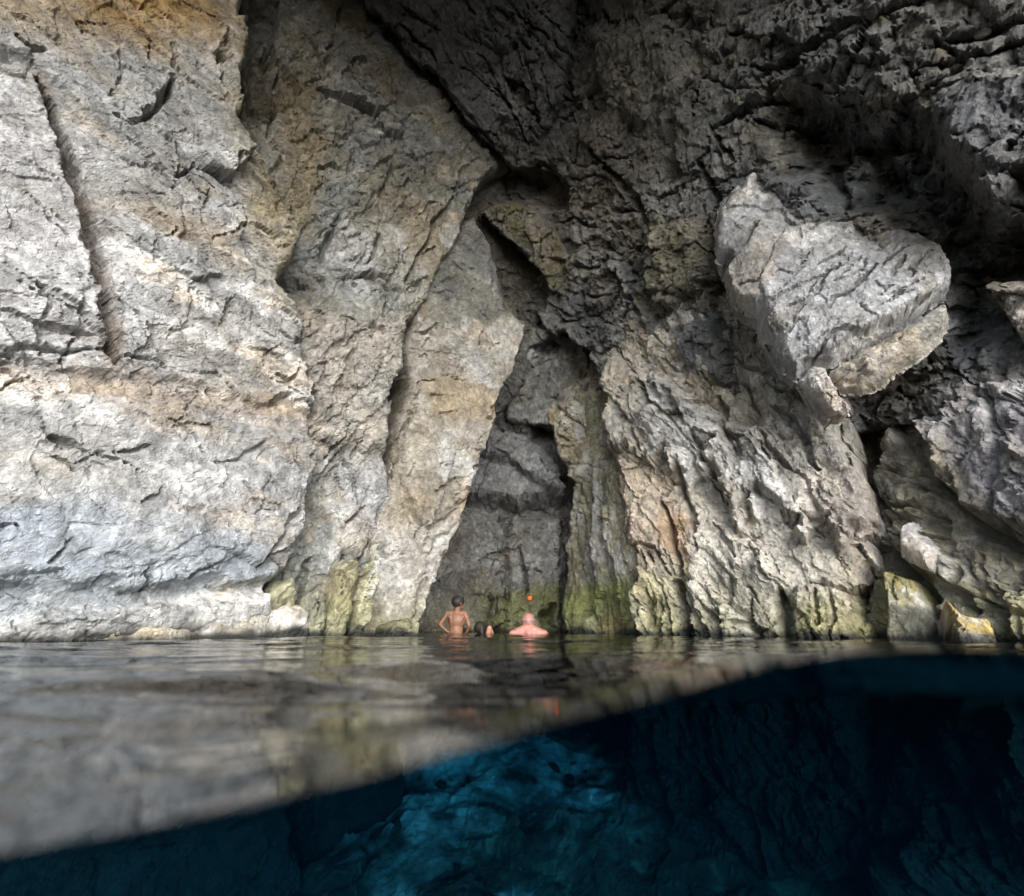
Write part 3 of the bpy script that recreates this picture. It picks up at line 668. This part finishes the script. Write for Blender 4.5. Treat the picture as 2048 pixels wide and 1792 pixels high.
# --- inside of the cleft
A_B1 = [(900, 1262, 8.0), (1150, 1262, 8.0), (1050, 760, 8.1)]
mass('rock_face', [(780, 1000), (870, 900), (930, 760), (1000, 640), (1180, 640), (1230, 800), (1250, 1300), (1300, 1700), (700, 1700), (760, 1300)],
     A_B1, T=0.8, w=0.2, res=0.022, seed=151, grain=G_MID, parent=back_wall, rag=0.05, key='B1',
     raises=[([(950, 860), (1060, 880), (1130, 960), (1135, 1010), (1040, 1020), (940, 1010), (900, 950)], 0.55, 0.12),
             ([(980, 900), (1060, 930), (1130, 1000), (1120, 1015), (1040, 970), (970, 930)], 0.22, 0.06),
             ([(1060, 690), (1100, 672), (1150, 690), (1172, 740), (1165, 790), (1080, 800), (1050, 770)], -0.25, 0.15),
             ([(960, 800), (1080, 780), (1090, 860), (1060, 880), (950, 860)], 0.35, 0.12),
             ([(1010, 1040), (1130, 1030), (1130, 1300), (1000, 1300)], 0.25, 0.15),
             ([(985, 1190), (1050, 1170), (1060, 1500), (960, 1500)], 0.30, 0.15),
             ([(1080, 1225), (1106, 1215), (1112, 1262), (1080, 1262)], -0.5, 0.08)],
     joints=[(24, 75, 15, 0.5, 0.03, 0.1), (16, 5, 15, 0.5, 0.03, 0.1)],
     cracks=[([(1040, 1100), (1048, 1160), (1050, 1190)], 0.14, 0.05), ([(1120, 1050), (1128, 1270)], 0.2, 0.06)],
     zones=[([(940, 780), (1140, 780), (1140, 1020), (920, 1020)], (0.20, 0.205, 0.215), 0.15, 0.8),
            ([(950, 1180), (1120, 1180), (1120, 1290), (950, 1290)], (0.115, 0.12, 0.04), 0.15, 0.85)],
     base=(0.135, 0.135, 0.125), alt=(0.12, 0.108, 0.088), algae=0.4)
mass('rock_face', [(1040, 640), (1130, 660), (1180, 700), (1185, 800), (1150, 800), (1172, 745), (1150, 692), (1105, 675), (1062, 700), (1050, 770), (1000, 830), (960, 850), (1000, 740)],
     [(1050, 690, 6.9), (1180, 700, 6.8), (1030, 800, 7.3)], T=0.8, w=0.08, res=0.02, seed=157, grain=G_BREC, amp=0.8, parent=back_wall, rag=0.04, mat=ROCK_ROUGH,
     base=(0.20, 0.205, 0.195), alt=(0.19, 0.18, 0.16), algae=0)
mass('rock_face', [(1010, 640), (1210, 640), (1215, 850), (1130, 860), (1000, 850)],
     [(1040, 700, 7.15), (1200, 700, 6.9), (1100, 850, 7.45)], T=0.6, w=0.12, res=0.022, seed=159, grain=G_MID, amp=0.8, parent=back_wall, rag=0.04,
     base=(0.22, 0.225, 0.22), alt=(0.19, 0.185, 0.16), algae=0, raises=[([(1062, 700), (1105, 676), (1150, 692), (1170, 745), (1165, 800), (1060, 800)], -0.22, 0.08)])
mass('hanging_rock', [(1088, 830), (1110, 800), (1145, 792), (1178, 810), (1186, 880), (1176, 950), (1160, 975), (1150, 955), (1128, 945), (1105, 900)],
     [(1090, 830, 6.9), (1185, 830, 6.6), (1130, 950, 6.8)], T=0.6, w=0.10, res=0.016, seed=163, grain=G_BREC, amp=0.8, parent=back_wall, rag=0.03,
     base=(0.29, 0.255, 0.185), alt=(0.25, 0.235, 0.18), algae=0, zones=[([(1155, 800), (1180, 800), (1175, 880), (1150, 890)], (0.33, 0.32, 0.33), .05, .6)])
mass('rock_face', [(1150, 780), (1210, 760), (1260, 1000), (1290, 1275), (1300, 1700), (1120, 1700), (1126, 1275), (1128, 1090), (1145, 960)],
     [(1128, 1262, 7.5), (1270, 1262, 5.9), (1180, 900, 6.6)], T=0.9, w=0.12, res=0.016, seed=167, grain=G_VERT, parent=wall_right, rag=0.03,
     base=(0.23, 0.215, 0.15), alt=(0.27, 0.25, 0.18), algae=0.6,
     zones=[([(1130, 1180), (1300, 1150), (1300, 1262), (1130, 1262)], (0.20, 0.225, 0.06), 0.12, 0.8), ([(1190, 1240), (1245, 1236), (1250, 1275), (1190, 1275)], RUST, 0.05, 0.7)])

# ------------------------------------------------------------------ stones set in the breccia
def stone_mesh(name, seed, mat):
    rng = np.random.default_rng(seed)
    import bmesh
    bm = bmesh.new()
    for q in rng.normal(size=(15, 3)):
        bm.verts.new(q / np.linalg.norm(q) * (0.8 + 0.4 * rng.random()) * np.array([1, 0.75, 0.6]))
    bmesh.ops.convex_hull(bm, input=bm.verts)
    for v in [v for v in bm.verts if not v.link_faces]: bm.verts.remove(v)
    bmesh.ops.bevel(bm, geom=list(bm.edges), offset=0.05, segments=1, affect='EDGES')
    me = bpy.data.meshes.new(name); bm.to_mesh(me); bm.free()
    ca = me.color_attributes.new('Col', 'FLOAT_COLOR', 'POINT')
    c = np.ones((len(me.vertices), 4), np.float32); c[:, :3] = np.array([(.27, .265, .24), (.31, .28, .225), (.24, .25, .245), (.36, .35, .33)][seed % 4])
    ca.data.foreach_set('color', c.ravel())
    me.materials.append(mat)
    return me
STONES = [stone_mesh('stone', 700 + k, ROCK_ROUGH) for k in range(8)]
rnd = random.Random(5)
def scatter(key, poly, n, parent, smin, smax, sink=0.25):
    P, pl, d, u, v = SURF[key]
    dd, _ = seg_dist(u, v, pl.uv(poly), True)
    ok = np.nonzero((dd > 0) & (d > 0.25))[0]
    for _ in range(n):
        i = int(ok[rnd.randrange(len(ok))])
        s = smin + (smax - smin) * rnd.random() ** 2.2
        o = bpy.data.objects.new('stone', STONES[rnd.randrange(8)])
        COL.objects.link(o)
        o.parent = parent
        o.location = Vector(P[i] - pl.n * s * sink) - parent.location
        o.rotation_euler = (rnd.uniform(0, 6), rnd.uniform(0, 6), rnd.uniform(0, 6))
        o.scale = (s, s * rnd.uniform(.8, 1.1), s * rnd.uniform(.8, 1.2))
scatter('R1', [(1140, 40), (1700, 40), (1520, 250), (1430, 420), (1420, 620), (1200, 640), (1120, 520)], 230, wall_right, 0.025, 0.10)
scatter('R1', [(1740, 20), (2040, 20), (2040, 200), (1850, 220)], 45, wall_right, 0.03, 0.10)

# ------------------------------------------------------------------ sea bed and water
def seabed():
    nx, ny = 420, 360
    X, Y = np.meshgrid(np.sign(np.linspace(-1, 1, nx)) * np.abs(np.linspace(-1, 1, nx)) ** 1.6 * 7, np.linspace(0.28, 10, ny))
    jr = np.random.default_rng(3)
    x, y = X.ravel() + jr.uniform(-.008, .008, X.size), Y.ravel() + jr.uniform(0, .012, X.size)
    z = np.interp(y, [0, 2.2, 3.4, 4.4, 5.4, 6.6, 8.0, 10], [-4.0, -3.4, -2.7, -2.0, -1.45, -1.22, -0.9, -0.5])
    z = z - 0.5 * sstep(np.abs(x - 0.2), 1.0, 3.0)
    P = np.stack([x, y, z], 1)
    z = z + 0.26 * fbm(P, 0.9, 4, seed=301) + 0.07 * facets(x, y, 0.5, 1.2, .6, 303, 0) + 0.035 * facets(x, y, 0.17, 1.2, .2, 304, 0) + 0.06 * fbm(P, 4, 4, seed=309)
    z = z + 0.55 * np.exp(-(((x + 0.78) / 0.4) ** 2 + ((y - 6.9) / 0.45) ** 2))
    P = np.stack([x, y, z], 1)
    n = fbm(P, 1.2, 4, seed=305); n2 = fbm(P, 5, 3, seed=306)
    c = np.empty((len(P), 3), np.float32); c[:] = (0.035, 0.04, 0.03)
    w = sstep(0.6 * n + 0.8 * n2, 0.16, 0.42)[:, None] * 0.8
    c = c * (1 - w) + np.array((0.13, 0.15, 0.10)) * w
    for cx, cy, rx, ry in ((-0.55, 6.1, 0.6, 0.6), (-0.95, 5.6, 0.4, 0.4), (0.62, 6.0, 0.4, 0.6), (-0.88, 4.75, 0.16, 0.16), (-0.05, 4.7, 0.2, 0.1)):
        w = (np.clip(np.exp(-(((x - cx) / rx) ** 2 + ((y - cy) / ry) ** 2)) * (1.2 + 2.2 * n2), 0, 1) * 0.95)[:, None]
        c = c * (1 - w) + np.array((0.85, 0.85, 0.78)) * w
    I = np.arange(nx * ny).reshape(ny, nx)
    q = np.stack([I[:-1, :-1], I[:-1, 1:], I[1:, 1:], I[1:, :-1]], -1).reshape(-1, 4)
    SURF['sea'] = P
    return tag(mesh_obj('seabed', P, q, ROCK_SEA, None, c, smooth=False), kind='structure')
sea = seabed()
for k in range(8):
    me = stone_mesh('sea_stone', 760 + k, ROCK_SEA)
    c4 = np.ones((len(me.vertices), 4), np.float32); c4[:, :3] = [(.035, .04, .03), (.05, .055, .04), (.10, .11, .08), (.03, .03, .03)][k % 4]
    me.color_attributes['Col'].data.foreach_set('color', c4.ravel())
    STONES.append(me)
for k in range(45):
    P = SURF['sea']; c = rnd.choice([(-0.6, 5.7), (0.5, 5.4), (0.0, 4.8), (-0.5, 4.4), (0.8, 4.3), (-1.4, 4.6)])
    x, y = c[0] + rnd.gauss(0, 0.5), c[1] + rnd.gauss(0, 0.45)
    i = int(np.argmin((P[:, 0] - x) ** 2 + (P[:, 1] - y) ** 2)); sz = 0.03 + 0.09 * rnd.random() ** 2.5
    o = bpy.data.objects.new('stone', STONES[8 + rnd.randrange(8)]); COL.objects.link(o); o.parent = sea
    o.location = Vector(P[i]) + Vector((0, 0, sz * 0.2)) - sea.location
    o.rotation_euler = (rnd.uniform(-.6, .6), rnd.uniform(-.6, .6), rnd.uniform(0, 6)); o.scale = (sz, sz * .9, sz * .8)

FRONT = 0.25
def water():
    m = bpy.data.materials.new('sea_water'); m.use_nodes = True
    N, L = m.node_tree.nodes, m.node_tree.links
    N.remove(N['Principled BSDF'])
    out = N['Material Output']
    mix = N.new('ShaderNodeMixShader'); fr = N.new('ShaderNodeFresnel'); fr.inputs[0].default_value = 1.5
    tr = N.new('ShaderNodeBsdfTransparent'); gl = N.new('ShaderNodeBsdfGlossy'); gl.inputs['Roughness'].default_value = 0.03
    geo = N.new('ShaderNodeNewGeometry')
    mp = N.new('ShaderNodeVectorMath'); mp.operation = 'MULTIPLY'; mp.inputs[1].default_value = (1.0, 1.6, 1)
    L.new(geo.outputs['Position'], mp.inputs[0])
    n1 = N.new('ShaderNodeTexNoise'); n1.inputs['Scale'].default_value = 7; n1.inputs['Detail'].default_value = 2
    L.new(mp.outputs[0], n1.inputs['Vector'])
    bu = N.new('ShaderNodeBump'); bu.inputs['Strength'].default_value = 0.4; bu.inputs['Distance'].default_value = 0.012
    L.new(n1.outputs[0], bu.inputs['Height']); L.new(bu.outputs[0], gl.inputs['Normal']); L.new(bu.outputs[0], fr.inputs['Normal'])
    L.new(fr.outputs[0], mix.inputs[0]); L.new(tr.outputs[0], mix.inputs[1]); L.new(gl.outputs[0], mix.inputs[2])
    L.new(mix.outputs[0], out.inputs['Surface'])
    va = N.new('ShaderNodeVolumeAbsorption'); va.inputs['Color'].default_value = (0.08, 0.585, 0.72, 1); va.inputs['Density'].default_value = 0.46
    vs = N.new('ShaderNodeVolumeScatter'); vs.inputs['Color'].default_value = (0.10, 0.45, 1.0, 1); vs.inputs['Density'].default_value = 0.003
    ad = N.new('ShaderNodeAddShader'); L.new(va.outputs[0], ad.inputs[0]); L.new(vs.outputs[0], ad.inputs[1])
    L.new(ad.outputs[0], out.inputs['Volume'])
    m2 = m.copy(); m2.name = 'sea_water_face'
    n2t = m2.node_tree
    t2 = next(n for n in n2t.nodes if n.type == 'BSDF_TRANSPARENT')
    n2t.links.new(t2.outputs[0], n2t.nodes['Material Output'].inputs['Surface'])
    # meniscus: height of the swell where it laps against the lens
    mp_ = [(-300, 1740), (0, 1702), (300, 1645), (600, 1582), (900, 1502), (1024, 1466), (1200, 1416), (1400, 1362), (1550, 1317), (1700, 1296), (1900, 1287), (2048, 1293), (2300, 1320)]
    pts = np.array([at(a, b, FRONT) for a, b in mp_])
    xs = np.concatenate([[-11, -1.2, -0.7, -0.42], pts[:, 0], [0.5, 0.9, 1.5, 11]])
    zs = np.concatenate([[0, 0.0, 0.02, -0.012], pts[:, 2], [0.02, -0.015, 0.01, 0]])
    xd = np.sort(np.concatenate([np.linspace(-0.6, 0.6, 150), np.linspace(-11, -0.61, 130), np.linspace(0.61, 11, 130)]))
    yd = FRONT + (np.linspace(0, 1, 330) ** 2.6) * 10.2
    X, Y = np.meshgrid(xd, yd); x, y = X.ravel(), Y.ravel()
    prof = np.interp(xd, xs, zs)
    k = np.hanning(11); k /= k.sum()
    prof = np.convolve(np.pad(prof, 5, 'edge'), k, 'valid')
    pz = np.tile(prof, len(yd))
    fall = np.exp(-((y - FRONT) / 0.28) ** 1.5)
    P = np.stack([x, y * 1.0, 0 * x], 1)
    rip = 0.020 * fbm(P * [0.45, 1.0, 1], 1.4, 2, seed=401) + 0.015 * fbm(P * [0.45, 1.2, 1], 3.2, 2, seed=402) + 0.0016 * fbm(P * [0.6, 1.6, 1], 12, 2, seed=403)
    rip = rip + 0.011 * np.exp(-((y - .6) / .8) ** 2) * fbm(P * [0.45, 1.2, 1], 4.2, 1, seed=407) - 0.022 * (1 - fall)
    rip = rip * (0.35 + 0.65 * sstep(y, FRONT, FRONT + .3))
    z = pz * fall + rip * (1 - 0.3 * fall)
    top = np.stack([x, y, z], 1)
    nx, ny = len(xd), len(yd)
    I = np.arange(nx * ny).reshape(ny, nx)
    q = np.stack([I[:-1, :-1], I[:-1, 1:], I[1:, 1:], I[1:, :-1]], -1).reshape(-1, 4)
    ZB = -5.2
    bot = top.copy(); bot[:, 2] = ZB
    nb = len(top)
    border = np.concatenate([I[0, :], I[1:, -1], I[-1, -2::-1], I[-2:0:-1, 0]])
    bverts = bot[border]
    verts = np.vstack([top, bverts])
    nbd = len(border)
    side = np.array([[border[i], nb + i, nb + (i + 1) % nbd, border[(i + 1) % nbd]] for i in range(nbd)])
    # floor of the body: fan of quads between the front and back borders
    me_faces = np.vstack([q, side])
    verts = np.vstack([verts, [[xd[0], yd[0], ZB], [xd[-1], yd[0], ZB], [xd[-1], yd[-1], ZB], [xd[0], yd[-1], ZB]]])
    n0 = nb + nbd
    me_faces = np.vstack([me_faces, [[n0 + 3, n0 + 2, n0 + 1, n0]]])
    o = mesh_obj('water', verts, me_faces, m, None, None, loc=np.array([0, 0, 0.0]))
    o.data.materials.append(m2)
    mi = np.zeros(len(me_faces), np.int32); mi[len(q):] = 1
    o.data.polygons.foreach_set('material_index', mi)
    sm = np.zeros(len(me_faces), bool); sm[:len(q)] = True
    o.data.polygons.foreach_set('use_smooth', sm)
    return tag(o, kind='structure')
water()

# ------------------------------------------------------------------ people in the water
def surf_at(key, px, py):
    P = SURF[key][0] - CAM
    c, s_ = math.cos(TH), math.sin(TH)
    f = P[:, 1] * c + P[:, 2] * s_
    up = -P[:, 1] * s_ + P[:, 2] * c
    q = (1024 + 1024 * P[:, 0] / f - px) ** 2 + (896 - 1024 * up / f - py) ** 2
    return SURF[key][0][int(np.argmin(q))]

import bmesh
from mathutils import Matrix
SKIN_TAN = simple_mat('tanned_skin', (0.235, 0.115, 0.066), 0.55, 26, 0.28, sss=0.15)
SKIN_PINK = simple_mat('sunburnt_skin', (0.47, 0.20, 0.155), 0.5, 22, 0.28, sss=0.15)
SKIN_FAIR = simple_mat('fair_skin', (0.42, 0.22, 0.15), 0.45, 16, 0.12, sss=0.15)
HAIR = simple_mat('dark_hair', (0.022, 0.017, 0.013), 0.65, 60, 0.4)
SHORTS = simple_mat('purple_grey_cloth', (0.20, 0.16, 0.22), 0.8, 40, 0.25)
STRAP = simple_mat('grey_silicone', (0.22, 0.22, 0.25), 0.3, 30, 0.1)

def blob(name, prims, mat, parent, voxel=0.008, smooth=5):
    """spheres, ellipsoids and tapered limbs fused into one continuous skin"""
    bm = bmesh.new()
    for p in prims:
        if p[0] == 'e':
            M = Matrix.Translation(p[1]) @ (p[3] if len(p) > 3 else Matrix()) @ Matrix.Diagonal((*p[2], 1))
            bmesh.ops.create_icosphere(bm, subdivisions=3, radius=1.0, matrix=M)
        else:
            a, ra, b, rb = Vector(p[1]), p[2], Vector(p[3]), p[4]
            n = max(2, int((b - a).length / (0.35 * min(ra, rb))) + 1)
            for k in range(n + 1):
                t = k / n
                bmesh.ops.create_icosphere(bm, subdivisions=2, radius=ra + (rb - ra) * t, matrix=Matrix.Translation(a.lerp(b, t)))
    me = bpy.data.meshes.new(name); bm.to_mesh(me); bm.free()
    tmp = bpy.data.objects.new(name, me); COL.objects.link(tmp)
    r = tmp.modifiers.new('r', 'REMESH'); r.mode = 'VOXEL'; r.voxel_size = voxel
    s_ = tmp.modifiers.new('s', 'SMOOTH'); s_.iterations = smooth; s_.factor = 0.5
    dg = bpy.context.evaluated_depsgraph_get()
    fin = bpy.data.meshes.new_from_object(tmp.evaluated_get(dg))
    bpy.data.objects.remove(tmp)
    fin.name = name
    fin.polygons.foreach_set('use_smooth', np.ones(len(fin.polygons), bool))
    fin.materials.clear(); fin.materials.append(mat)
    o = bpy.data.objects.new(name, fin); COL.objects.link(o); o.parent = parent
    return o

def hand(w, d, side, sc=1.0):
    """palm and five fingers from the wrist w along d"""
    w, d = Vector(w), Vector(d).normalized()
    x = d.cross(Vector((0, 0, 1))).normalized() * side
    nrm = d.cross(x).normalized()
    pr = [('c', w, 0.020 * sc, w + d * 0.055 * sc, 0.022 * sc)]
    for k, (off, ln) in enumerate(((-0.022, 0.048), (-0.008, 0.056), (0.007, 0.053), (0.021, 0.042))):
        a = w + d * 0.058 * sc + x * off * sc
        b = a + (d * 0.8 + nrm * 0.25) * ln * 0.6 * sc
        pr += [('c', w + d * 0.03 * sc + x * off * 0.8 * sc, 0.0115 * sc, a, 0.0095 * sc), ('c', a, 0.0095 * sc, b, 0.0085 * sc), ('c', b, 0.0085 * sc, b + (d * 0.45 + nrm * 0.6) * ln * 0.55 * sc, 0.0075 * sc)]
    t0 = w + d * 0.02 * sc - x * 0.018 * sc
    t1 = t0 + (d * 0.6 - x * 0.8) * 0.032 * sc
    pr += [('c', t0, 0.0125 * sc, t1, 0.0105 * sc), ('c', t1, 0.0105 * sc, t1 + d * 0.028 * sc, 0.009 * sc)]
    return pr

def head(c, r, yaw, tilt=0.0):
    """skull, jaw, nose, brow, lips and ears; yaw turns the face away from +Y to the right"""
    Rm = Matrix.Rotation(-yaw, 4, 'Z') @ Matrix.Rotation(tilt, 4, 'Y')
    c = Vector(c)
    f = lambda x, y, z: c + Rm.to_3x3() @ (Vector((x, y, z)) * r)
    e = lambda x, y, z, a, b, d: ('e', f(x, y, z), (a * r, b * r, d * r), Rm)
    return [e(0, -0.08, 0.12, 0.80, 0.95, 0.88), e(0, 0.22, -0.35, 0.58, 0.66, 0.62), e(0, 0.80, 0.0, 0.13, 0.20, 0.24), e(0, 0.70, 0.18, 0.42, 0.16, 0.12),
            e(0, 0.78, -0.50, 0.26, 0.14, 0.10), e(0, 0.66, -0.82, 0.24, 0.2, 0.16), e(-0.82, 0.0, -0.05, 0.09, 0.2, 0.28), e(0.82, 0.0, -0.05, 0.09, 0.2, 0.28),
            e(0.36, 0.72, -0.12, 0.2, 0.14, 0.16), e(-0.36, 0.72, -0.12, 0.2, 0.14, 0.16)], f, Rm

def person(label, x, y):
    o = bpy.data.objects.new('person', None); COL.objects.link(o); o.location = (x, y, -0.025); o.empty_display_size = 0.2
    return tag(o, label, 'person', 'people bathing in the cleft')

# slim boy, hand on hip
b1 = person('slim bare-backed person with short dark hair standing waist-deep, left hand on hip', -0.70, 6.8)
hp, hf, hR = head((0.018, 0.02, 0.372), 0.082, math.radians(55))
body = hp + [('e', (0, 0, -0.07), (0.112, 0.082, 0.10)), ('e', (0, 0, 0.04), (0.088, 0.066, 0.11)), ('e', (0, 0.0, 0.16), (0.108, 0.07, 0.115)),
      ('c', (-0.105, 0, 0.245), 0.038, (0.10, 0.0, 0.245), 0.038), ('c', (0, 0, 0.24), 0.048, (0.008, 0.01, 0.32), 0.034), ('c', (-0.08, -0.03, 0.21), 0.03, (-0.05, -0.045, 0.14), 0.02), ('c', (0.08, -0.03, 0.21), 0.03, (0.05, -0.045, 0.14), 0.02),
      ('c', (-0.118, 0, 0.24), 0.034, (-0.205, -0.03, 0.115), 0.025), ('c', (-0.205, -0.03, 0.115), 0.026, (-0.125, -0.02, 0.045), 0.018),
      ('c', (0.112, 0, 0.24), 0.034, (0.165, -0.01, 0.10), 0.025), ('c', (0.165, -0.01, 0.10), 0.026, (0.125, 0.06, 0.015), 0.018)]
body += hand((-0.125, -0.02, 0.045), (0.75, 0.15, -0.45), 1, 0.8) + hand((0.125, 0.06, 0.015), (-0.6, 0.5, -0.4), -1, 0.8)
for sx in (-1, 1):
    body += [('c', (0.055 * sx, 0, -0.12), 0.068, (0.065 * sx, 0.015, -0.43), 0.042), ('c', (0.065 * sx, 0.015, -0.43), 0.043, (0.06 * sx, -0.01, -0.76), 0.026),
             ('c', (0.06 * sx, -0.02, -0.79), 0.028, (0.065 * sx, 0.11, -0.80), 0.02)]
blob('body', body, SKIN_TAN, b1, 0.0065)
blob('hair', [('e', hf(0, -0.14, 0.24), (0.078, 0.086, 0.075), hR), ('e', hf(0, 0.25, 0.72), (0.055, 0.05, 0.03), hR), ('e', hf(0.1, -0.5, -0.1), (0.045, 0.03, 0.05), hR), ('e', hf(-.5, .1, .5), (.035, .04, .03), hR), ('e', hf(.45, -.1, .75), (.03, .04, .025), hR)], HAIR, b1, 0.006, 2)
blob('shorts', [('e', (0, 0, -0.10), (0.125, 0.096, 0.10))] + [('c', (0.058 * sx, 0, -0.14), 0.082, (0.072 * sx, 0.01, -0.34), 0.078) for sx in (-1, 1)], SHORTS, b1, 0.009)
# child crouched low in the water
b2 = person('small dark-haired person crouched neck-deep with one bare elbow raised', -0.385, 6.7)
hp, hf, hR = head((-0.012, 0.02, 0.068), 0.076, math.radians(-20), math.radians(-14))
body = hp + [('e', (0, 0.02, -0.17), (0.105, 0.075, 0.13)), ('e', (0, 0.03, -0.33), (0.10, 0.08, 0.11)), ('c', (-0.085, 0.01, -0.065), 0.034, (0.075, 0.01, -0.055), 0.036), ('c', (0, 0.01, -0.06), 0.04, (-0.006, 0.015, 0.02), 0.032),
      ('c', (0.075, 0.0, -0.06), 0.040, (0.108, -0.035, 0.075), 0.031), ('c', (0.108, -0.035, 0.075), 0.031, (0.155, 0.05, -0.02), 0.019), ('c', (-0.095, 0.01, -0.07), 0.034, (-0.15, 0.03, -0.21), 0.024), ('c', (-0.15, 0.03, -0.21), 0.025, (-0.10, 0.13, -0.25), 0.018)]
body += hand((0.155, 0.05, -0.02), (0.2, 0.6, -0.5), -1, 0.75) + hand((-0.10, 0.13, -0.25), (0.5, 0.6, -0.2), 1, 0.75)
for sx in (-1, 1):
    body += [('c', (0.055 * sx, 0.02, -0.38), 0.062, (0.08 * sx, 0.25, -0.50), 0.042), ('c', (0.08 * sx, 0.25, -0.50), 0.042, (0.07 * sx, 0.06, -0.80), 0.026), ('c', (0.07 * sx, 0.05, -0.83), 0.027, (0.075 * sx, 0.17, -0.84), 0.02)]
blob('body', body, SKIN_FAIR, b2, 0.0065)
blob('hair', [('e', hf(0, -0.15, 0.2), (0.074, 0.082, 0.074), hR), ('c', hf(0, -0.9, 0.2), 0.035, hf(-0.15, -1.05, -0.9), 0.02)], HAIR, b2, 0.006, 2)
blob('shirt', [('e', (0, 0.02, -0.17), (0.112, 0.083, 0.135)), ('e', (0, 0.03, -0.32), (0.108, 0.088, 0.11)), ('c', (-0.05, 0, -0.05), 0.038, (0.03, 0, -0.05), 0.038)], SHORTS, b2, 0.009)
# broad man seen from behind
b3 = person('broad sunburnt bald person seen from behind, water up to the shoulder blades', 0.205, 6.8); b3.location.z = -0.028
hp, hf, hR = head((0, 0.045, 0.150), 0.106, 0.0)
body = hp + [('e', (0, 0.02, -0.15), (0.195, 0.12, 0.20)), ('e', (0, 0.05, -0.38), (0.175, 0.145, 0.18)), ('e', (0, 0.0, -0.56), (0.17, 0.125, 0.13)), ('c', (-0.175, 0, -0.015), 0.064, (0.175, 0, -0.015), 0.064),
      ('c', (0, 0.0, 0.0), 0.085, (0, 0.025, 0.10), 0.066)]
for sx in (-1, 1):
    body += [('c', (0.19 * sx, 0, 0.0), 0.06, (0.045 * sx, 0, 0.062), 0.056), ('c', (0.205 * sx, 0, -0.025), 0.06, (0.275 * sx, 0.03, -0.29), 0.044), ('c', (0.275 * sx, 0.03, -0.29), 0.046, (0.24 * sx, 0.22, -0.42), 0.030),
             ('e', (0.09 * sx, -0.075, -0.08), (0.07, 0.035, 0.09)),
             ('c', (0.092 * sx, 0, -0.60), 0.092, (0.105 * sx, 0.08, -0.90), 0.060), ('c', (0.105 * sx, 0.08, -0.90), 0.062, (0.10 * sx, 0.0, -1.17), 0.040), ('c', (0.10 * sx, -0.03, -1.20), 0.042, (0.115 * sx, 0.16, -1.22), 0.03)]
    body += hand((0.24 * sx, 0.22, -0.42), (-0.3 * sx, 0.9, -0.1), sx, 1.1)
blob('body', body, SKIN_PINK, b3, 0.009)
blob('goggle_strap', [('e', hf(0, -0.09, 0.28), (0.096, 0.112, 0.022), Matrix.Rotation(0.25, 4, 'X')), ('e', hf(0, -0.2, 0.62), (0.078, 0.088, 0.016), Matrix.Rotation(0.55, 4, 'X'))], STRAP, b3, 0.006, 2)
blob('shorts', [('e', (0, 0.0, -0.58), (0.185, 0.14, 0.125))] + [('c', (0.096 * sx, 0, -0.62), 0.105, (0.108 * sx, 0.05, -0.84), 0.095) for sx in (-1, 1)], SHORTS, b3, 0.012)

# ------------------------------------------------------------------ small lit marker lamp on the back wall
LP = surf_at('B1', 1059, 1195)
lamp = bpy.data.objects.new('marker_lamp', None); COL.objects.link(lamp); lamp.location = LP + np.array([0, -0.03, 0])
tag(lamp, 'tiny glowing orange-red lamp fixed to the back rock wall', 'lamp')
def ring(prof, n=28):
    V, Fc = [], []
    for k in range(n):
        a = 2 * math.pi * k / n
        for r, y in prof: V.append((r * math.cos(a), y, r * math.sin(a)))
    m_ = len(prof)
    for k in range(n):
        for j in range(m_ - 1):
            Fc.append((k * m_ + j, k * m_ + j + 1, ((k + 1) % n) * m_ + j + 1, ((k + 1) % n) * m_ + j))
    return V, Fc
for nm, prof, mt in (('housing', [(0.0, 0.06), (0.036, 0.055), (0.037, 0.0), (0.034, -0.006), (0.029, -0.004), (0.029, 0.01)], simple_mat('black_plastic', (0.02, 0.02, 0.02), 0.5)),
                     ('lens', [(0.029, 0.002), (0.026, -0.012), (0.018, -0.020), (0.008, -0.024), (0.0, -0.025)], simple_mat('orange_light', (0.8, 0.09, 0.02), 0.3, emit=((1.0, 0.075, 0.02), 0.55)))):
    V, Fc = ring(prof)
    o = mesh_obj(nm, V, Fc, mt, None, None, loc=np.zeros(3)); o.parent = lamp
